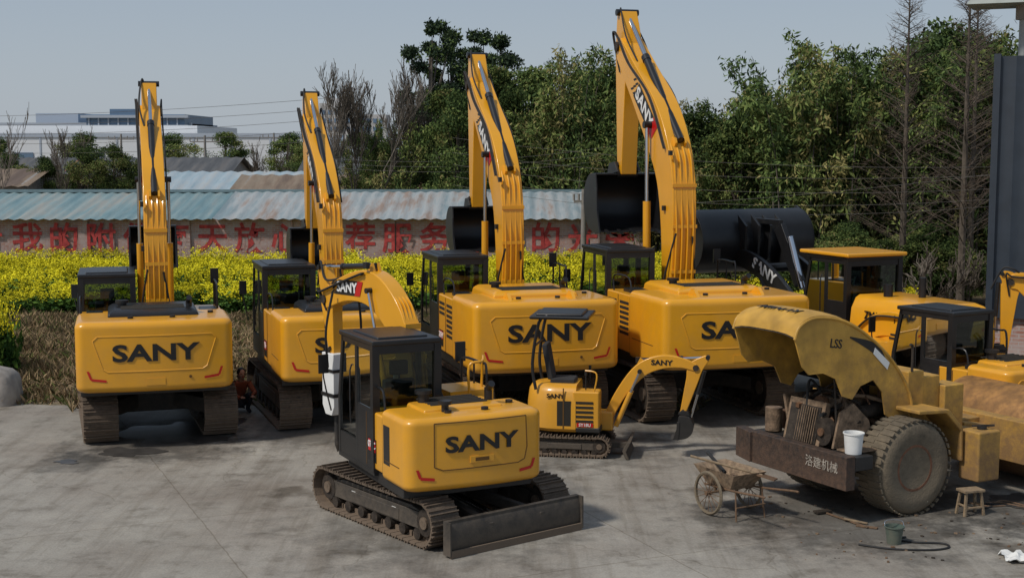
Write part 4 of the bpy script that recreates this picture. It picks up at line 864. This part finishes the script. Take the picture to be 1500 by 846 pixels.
def qmesh(name,verts,mi,mats,extra=None):
    vs=verts; nq=len(vs)//4
    me=bpy.data.meshes.new(name); ev,ef,em=extra if extra else ([],[],0)
    tot=len(vs)+len(ev); me.vertices.add(tot); co=np.concatenate([vs,np.array(ev).reshape(-1,3)]) if len(ev) else vs
    me.vertices.foreach_set('co',co.astype(np.float32).ravel())
    loops=list(range(nq*4)); starts=list(range(0,nq*4,4))
    for f in ef: starts.append(len(loops)); loops+=[i+nq*4 for i in f]
    me.loops.add(len(loops)); me.loops.foreach_set('vertex_index',loops); me.polygons.add(len(starts)); me.polygons.foreach_set('loop_start',starts)
    for m in mats: me.materials.append(m)
    me.polygons.foreach_set('material_index',list(mi)+[em]*len(ef)); me.update(calc_edges=True); me.validate(); return me
def branches(A,p,d,L,r,lvl,rnd,m,ends,up=.15,nb=(2,4),spread=.6,seg=3):
    for s in range(seg):
        q=p+d*(L/seg); r2=max(.011,r*(.86 if s<seg-1 else .7)); A.cyl(p,q,r,m,5 if lvl<3 else 3,r2=r2,cap=False); p=q; r=r2
        d=(d+V((rnd.uniform(-.15,.15),rnd.uniform(-.15,.15),rnd.uniform(-.05,.1)+up*.3))).normalized()
        if lvl>0 and s>0 or (lvl>0 and L<3):
            for _ in range(rnd.randint(*nb)-1):
                dd=(d+V((rnd.uniform(-1,1),rnd.uniform(-1,1),rnd.uniform(-.3,.8)))*spread).normalized()
                branches(A,p,dd,L*rnd.uniform(.5,.72),r*.6,lvl-1,rnd,m,ends,up,nb,spread,seg)
    ends.append(p)
def tree_mesh(name,h,cr,seed,nl,size,mats,trunkfrac=.35,asp=.5,droop=.3,nclump=26,flat=1.0):
    rnd=random.Random(seed); rs=np.random.RandomState(seed); A=Acc()
    p=V((0,0,0)); th=h*trunkfrac
    A.cyl(p,(0,0,th),.16*h/8,BARK,8,r2=.11*h/8,cap=False)
    cl=[]
    for k in range(nclump):
        a=rnd.random()*6.28; f=rnd.random(); z=th+(h-th)*f; rr=cr*math.sin(math.pi*min(1,(.18+.8*f)))*rnd.uniform(.35,1)
        c=V((rr*math.cos(a),rr*math.sin(a),z)); cl.append(c)
        b0=V((0,0,th*.8+(z-th)*.45)); mid=b0.lerp(c,.5)+V((0,0,-.1)); A.cyl(b0,mid,.05*h/8,BARK,5,r2=.035*h/8,cap=False); A.cyl(mid,c,.035*h/8,BARK,4,r2=.012,cap=False)
    A.cyl((0,0,th),(0,0,h*.85),.11*h/8,BARK,6,r2=.02,cap=False)
    C=[];mi=[]
    for k,c in enumerate(cl):
        n=int(nl/nclump*rnd.uniform(.5,1.5)); rad=cr*rnd.uniform(.22,.42)
        pts=rs.normal(size=(n,3)); pts/=np.linalg.norm(pts,axis=1)[:,None]; pts*=(rs.uniform(size=(n,1))**.5)*rad; pts[:,2]*=.7*flat
        C.append(pts+np.array(c)); base=rnd.choice([0,0,1,1,1,2]); mi+=list(np.clip(base+rs.choice([-1,0,0,1],n),0,len(mats)-2))
    C=np.concatenate(C); Q=quads(C,size,asp,droop,seed)
    return qmesh(name,Q,[int(i) for i in mi],mats,(A.v,A.f,len(mats)-1))
def bamboo_mesh(name,h,seed,nc=26,nl=9000,sp=2.0):
    rnd=random.Random(seed); rs=np.random.RandomState(seed); A=Acc(); C=[]; mi=[]
    for k in range(nc):
        a=rnd.random()*6.28; r0=sp*rnd.random()*.5; hh=h*rnd.uniform(.6,1.05); lean=rnd.uniform(.1,1.0)*sp*.9
        pts=[]
        for i in range(9):
            f=i/8; pts.append(V((math.cos(a)*(r0+lean*f**2.4),math.sin(a)*(r0+lean*f**2.4),hh*(f-.16*f**4))))
        for i in range(8): A.cyl(pts[i],pts[i+1],.045*(1-i/9),BARKL,4,r2=.045*(1-(i+1)/9),cap=False)
        n=nl//nc; shade=rnd.choice([0,1,1,2,2,3])
        t=.18+.82*rs.uniform(size=n)**.75
        P=np.array([list(p) for p in pts]); idx=t*8; i0=np.clip(idx.astype(int),0,7); fr=(idx-i0)[:,None]; base=P[i0]*(1-fr)+P[i0+1]*fr
        nt=22; tw=rs.normal(size=(nt,3)); tw[:,2]=tw[:,2]*.3-.2; tid=np.clip((t*nt).astype(int),0,nt-1)
        rad=rs.uniform(size=(n,1))*(.9-.6*t[:,None])*h/9
        C.append(base+tw[tid]*rad+rs.normal(size=(n,3))*.10); mi+=list(np.clip(shade+rs.choice([-1,0,0,1],n),0,3))
    C=np.concatenate(C); Q=quads(C,.20,.30,.9,seed); return qmesh(name,Q,[int(i) for i in mi],LG+[BARKL],(A.v,A.f,4))
def inst(me,parent,loc,rz,s,name):
    o=bpy.data.objects.new(name,me); S.collection.objects.link(o); o.location=loc; o.rotation_euler=(0,0,rz); o.scale=(s[0],s[0],s[1]) if isinstance(s,tuple) else (s,s,s)
    if parent: o.parent=parent
    return o
BM=[bamboo_mesh('bamboo_clump_%d'%i,9,10+i,nc=34,nl=21000,sp=2.4) for i in range(4)]
TM=[tree_mesh('round_tree_%d'%i,8,2.6,30+i,18000,.17,[LG[0],LG[1],LG[2],LG[3],BARK],nclump=44) for i in range(3)]
EUC=[tree_mesh('eucalyptus_%d'%i,12,1.7,50+i,9000,.19,[leafmat('euc_dark%d'%i,(.03,.045,.026)),leafmat('euc_mid%d'%i,(.045,.065,.038)),LG[1],BARKL],trunkfrac=.5,nclump=22) for i in range(2)]
bg=empty('bamboo_grove'); rnd=random.Random(5)
def hcurve(x,pts):
    for (a,ha),(b,hb) in zip(pts,pts[1:]):
        if a<=x<=b: return ha+(hb-ha)*(x-a)/(b-a)
    return pts[-1][1] if x>pts[-1][0] else pts[0][1]
prof=[(-3,7.0),(2,9.0),(6,7.6),(8,7.4),(10,9.2),(13,10.2),(16,10.9),(19,11),(30,11.2)]
for row,(y,dx) in enumerate(((50,1.7),(54,1.9),(58,2.2),(63,2.4))):
    x=6.8 if row<2 else 5.5
    while x<26:
        h=hcurve(x*54/y,prof)*rnd.uniform(.74,1.06)*(1+ (y-52)*.006)
        inst(rnd.choice(BM if rnd.random()<.85 else TM),bg,(x+rnd.uniform(-.6,.6),y+rnd.uniform(-1.2,1.2),0),rnd.random()*6.28,(h/9*rnd.uniform(.9,1.2),h/9),'bamboo_clump')
        x+=dx*rnd.uniform(.8,1.2)
tl=empty('tree_line')
for y,dx in((64,2.2),(68,2.2),(74,2.7)):
    x=-9.5 if y>66 else -2.5
    while x<(12 if y>66 else 5):
        h=hcurve(x,[(-9.5,4.4),(-7.5,6.2),(-5.5,8.6),(-1,10.0),(1.5,10.4),(4,10.0),(8,8.2),(12,8)])*rnd.uniform(.74,1.03)
        inst(rnd.choice(TM+BM[:2]),tl,(x,y+rnd.uniform(-1,1),0),rnd.random()*6.28,(h/8.5*rnd.uniform(.8,1.05),h/8.5),'tree'); x+=dx*rnd.uniform(.8,1.25)
for x,y,h in((-30,88,4.6),(-27,86,5.2),(-25.3,87,5.4),(-23.5,88,4.7),(-33,90,4.8),(-15.5,110,5),(-44,118,6),(-50,122,6),(-13,130,6),(-18,118,5.2)): inst(rnd.choice(TM),tl,(x,y,0),rnd.random()*6,(h/8,h/8.2),'tree')
for x in np.arange(-14,16,2.2): inst(rnd.choice(TM),tl,(x*3,140+rnd.uniform(-8,8),0),rnd.random()*6,(1.2,.8),'tree')
for i,(x,y,h) in enumerate(((-4.4,74,12.6),(-3.3,76,11.4),(-1.6,75,12.2),(-.7,77,11.2))):
    inst(EUC[i%2],None,(x,y,0),i*1.3,(h/12*.95,h/12),'eucalyptus_tree')
def bare(name,h,seed,lvl=4,spread=.6,loc=(0,0,0),r=.11,up=.2):
    A=Acc(); ends=[]; branches(A,V((0,0,0)),V((0,0,1)),h*.42,r,lvl,random.Random(seed),BARKL if seed%2 else BARK,ends,up,(2,3),spread,3)
    return A.done(name,None,loc=loc)
for i,(x,y,h) in enumerate(((-8.9,66,8.0),(-7.6,67,8.8),(-6.4,66,9.2),(-5.2,67.5,8.6),(-27.5,72,6.6),(-24.6,76,6.0),(-29,78,6.6),(-16.5,90,5.6),(-33,105,6.5),(-20,120,5.5),(-12,100,5.5))):
    bare('bare_tree',h*1.1,i+3,lvl=5 if i<4 else 4,loc=(x,y,0),r=.075,spread=.42,up=.4)
def conifer(seed,h,loc):
    rnd=random.Random(seed); A=Acc(); A.cyl((0,0,0),(0,0,h),.14,BARK,8,r2=.02,cap=False); m=mat('redwood_twig',(.10,.07,.05),.95)
    for k in range(120):
        z=h*(.2+.78*k/120); L=(1-(z/h))*2.0+.3; a=rnd.random()*6.28; d=V((math.cos(a),math.sin(a),.5)); p=V((0,0,z)); q=p+d*L; A.cyl(p,q,.018,BARK,4,r2=.006,cap=False)
        for j in range(12):
            s=p.lerp(q,rnd.uniform(.25,1)); e=s+V((rnd.uniform(-.35,.35),rnd.uniform(-.35,.35),rnd.uniform(-.1,.3))); A.cyl(s,e,.006,m,3,r2=.003,cap=False)
    A.done('bare_conifer_tree',None,loc=loc)
conifer(1,11.2,(14.2,43,0)); conifer(2,10.2,(12.9,45,0)); conifer(4,10.6,(15.8,47,0))
bs=empty('undergrowth')
for k in range(26): inst(rnd.choice(TM),bs,(rnd.uniform(6.5,20),rnd.uniform(44.5,47.5),-.2),rnd.random()*6,(rnd.uniform(.35,.55),rnd.uniform(.22,.36)),'shrub')
for k in range(7): bare('bare_shrub',2.6,60+k,lvl=3,loc=(11.4+k*.7,40.5+rnd.uniform(0,2),0),r=.022,spread=.9)
YF=leafmat('rape_flower',(.66,.58,.03)); GS=leafmat('rape_leaf',(.085,.15,.03)); GS2=leafmat('rape_leaf_dark',(.045,.09,.025))
def rape(seed,n=75,s=1.6):
    rs=np.random.RandomState(seed); C=[];mi=[];sz=[]
    for i in range(n):
        x,y=rs.uniform(-s/2,s/2,2); h=rs.uniform(.85,1.3)
        k=16; z=rs.uniform(0.05,h*.8,k); P=np.stack([x+rs.normal(0,.09,k),y+rs.normal(0,.09,k),z],1); C.append(P); mi+=list(rs.choice([1,2],k)); sz+=[.2]*k
        k=18; P=np.stack([x+rs.normal(0,.07,k),y+rs.normal(0,.07,k),h+rs.normal(-.03,.07,k)],1); C.append(P); mi+=[0]*k; sz+=[.072]*k
    C=np.concatenate(C); Q=quads(C,1,.5,0,seed).reshape(-1,4,3); Q=C[:,None]+(Q-C[:,None])*np.array(sz)[:,None,None]
    return qmesh('rape_patch_%d'%seed,Q.reshape(-1,3),[int(i) for i in mi],[YF,GS,GS2])
RM=[rape(i) for i in range(3)]; rf=empty('rapeseed_field')
for x in np.arange(-31,13,1.35):
    for y in np.arange(43.5,55.3,1.35):
        inst(rnd.choice(RM),rf,(x+rnd.uniform(-.3,.3),y+rnd.uniform(-.3,.3),0),rnd.choice([0,1.57,3.14,4.71])+rnd.uniform(-.2,.2),(1,rnd.uniform(.66,1.0)*(1 if y>45 else .8)),'rape_patch')
rf2=empty('rapeseed_clump')
for x,y in((-12.0,30.9),(-12.9,31.4),(-12.7,30),(-13.6,31),(-12.4,32),(-13.5,32.4)): inst(rnd.choice(RM),rf2,(x,y,0),rnd.random()*6,(.7,1.25),'rape_patch')
DG=[leafmat('dry_grass_a',(.33,.24,.14)),leafmat('dry_grass_b',(.21,.15,.085)),leafmat('green_grass',(.10,.12,.04))]
def grass(seed,n=420,s=1.6,h=.32):
    rs=np.random.RandomState(seed); x=rs.uniform(-s/2,s/2,(n,2)); P=[]
    for i in range(n):
        a=rs.uniform(0,6.28); w=.014; hh=h*rs.uniform(.4,1.2); lx,ly=rs.normal(0,.12,2); b=np.array([x[i,0],x[i,1],0]); dx=np.array([math.cos(a)*w,math.sin(a)*w,0]); m=b+np.array([lx*.4,ly*.4,hh*.6]); t=b+np.array([lx,ly,hh])
        P+=[b-dx,b+dx,m+dx*.7,t]
    return qmesh('grass_patch_%d'%seed,np.array(P),[int(i) for i in rs.choice([0,0,1,1,2],n)],DG)
GM=[grass(i) for i in range(3)]; gf=empty('dry_grass')
for x in np.arange(-19,14,1.3):
    for y in np.arange(28.2,43.6,1.3):
        if abs(x/y)>.45 : continue
        if x>4 and y<37: continue
        inst(rnd.choice(GM),gf,(x+rnd.uniform(-.4,.4),y+rnd.uniform(-.3,.3),0),rnd.random()*6.28,(1,rnd.uniform(.35,.95)),'grass_patch')
PC=mat('concrete_pole',(.22,.2,.18),.9)
def pole(x,y,h,arm=1.2):
    A=Acc(); A.cyl((0,0,0),(0,0,h),.14,PC,10,r2=.09); A.beam((-arm,0,h-.5),(arm,0,h-.5),.1,.1,PC)
    for s in(-1,-.5,.5,1): A.cyl((s*arm,0,h-.45),(s*arm,0,h-.2),.05,GW,8)
    A.done('utility_pole',None,loc=(x,y,0))
pole(-24.6,110,6.2); pole(-8.8,64,4.9,.6); pole(-37,130,6.5); pole(2.9,55.3,3.6,.4); pole(-26,150,6.8)
def wire(p,q,sag,name='power_line',r=.007):
    A=Acc(); p=V(p);q=V(q); A.tube([p.lerp(q,t)-V((0,0,sag*4*t*(1-t))) for t in np.linspace(0,1,25)],r,PC,n=3,sm=1); A.done(name)
for k,(za,zb_) in enumerate(((5.5,4.0),(5.0,3.9),(4.6,3.6),(4.2,3.4),(3.9,3.3))): wire((-2,46+k*.2,za+.1),(18,38,zb_+.9),.5+.1*k)
wire((4.2,44,3.4),(17,40,4.9),.15)
for k in range(5): wire((-60,100,8.2-.35*k),(-9,66,7.6-.5*k),.8+.1*k,r=.012)
for k in range(3): wire((-9,64,4.8-.2*k),(6,60,5.6-.3*k),.5,r=.007)
# ---------------------------------------------------------------- camera, light, sky
cam=bpy.data.cameras.new('camera'); co=bpy.data.objects.new('camera',cam); S.collection.objects.link(co); S.camera=co
cam.sensor_width=36; cam.lens=48; cam.clip_end=5000; co.location=(0,0,5.3); co.rotation_euler=(R(90-5.94),0,0)
EL=50; AZ=-125
sd=bpy.data.lights.new('sun','SUN'); so=bpy.data.objects.new('sun',sd); S.collection.objects.link(so)
sd.energy=2.7; sd.angle=R(5); sd.color=(1,.94,.86)
d=V((math.sin(R(AZ))*math.cos(R(EL)),math.cos(R(AZ))*math.cos(R(EL)),math.sin(R(EL)))); so.rotation_euler=d.to_track_quat('Z','Y').to_euler()
w=bpy.data.worlds.new('World'); S.world=w; w.use_nodes=True; nt=w.node_tree; L=nt.links; b=nt.nodes['Background']
sk=nn(nt,'ShaderNodeTexSky',sky_type='NISHITA'); sk.sun_disc=False; sk.sun_elevation=R(EL); sk.sun_rotation=R(AZ); sk.air_density=1.0; sk.dust_density=1.5; sk.ozone_density=1
tc=nn(nt,'ShaderNodeTexCoord'); sz=nn(nt,'ShaderNodeSeparateXYZ'); L.new(tc.outputs['Generated'],sz.inputs[0])
rp=nn(nt,'ShaderNodeValToRGB'); e=rp.color_ramp.elements; e[0].position=0; e[0].color=(.385,.43,.485,1); e[1].position=.22; e[1].color=(.245,.31,.40,1); L.new(sz.outputs[2],rp.inputs[0])
sc=nn(nt,'ShaderNodeVectorMath',operation='SCALE'); L.new(rp.outputs[0],sc.inputs[0]); sc.inputs['Scale'].default_value=11.3
mx=nn(nt,'ShaderNodeMix',data_type='RGBA'); mx.inputs[0].default_value=.8; L.new(sk.outputs[0],mx.inputs[6]); L.new(sc.outputs[0],mx.inputs[7]); L.new(mx.outputs[2],b.inputs[0]); b.inputs[1].default_value=.1
S.view_settings.view_transform='Standard'; S.view_settings.look='None'; S.view_settings.exposure=0
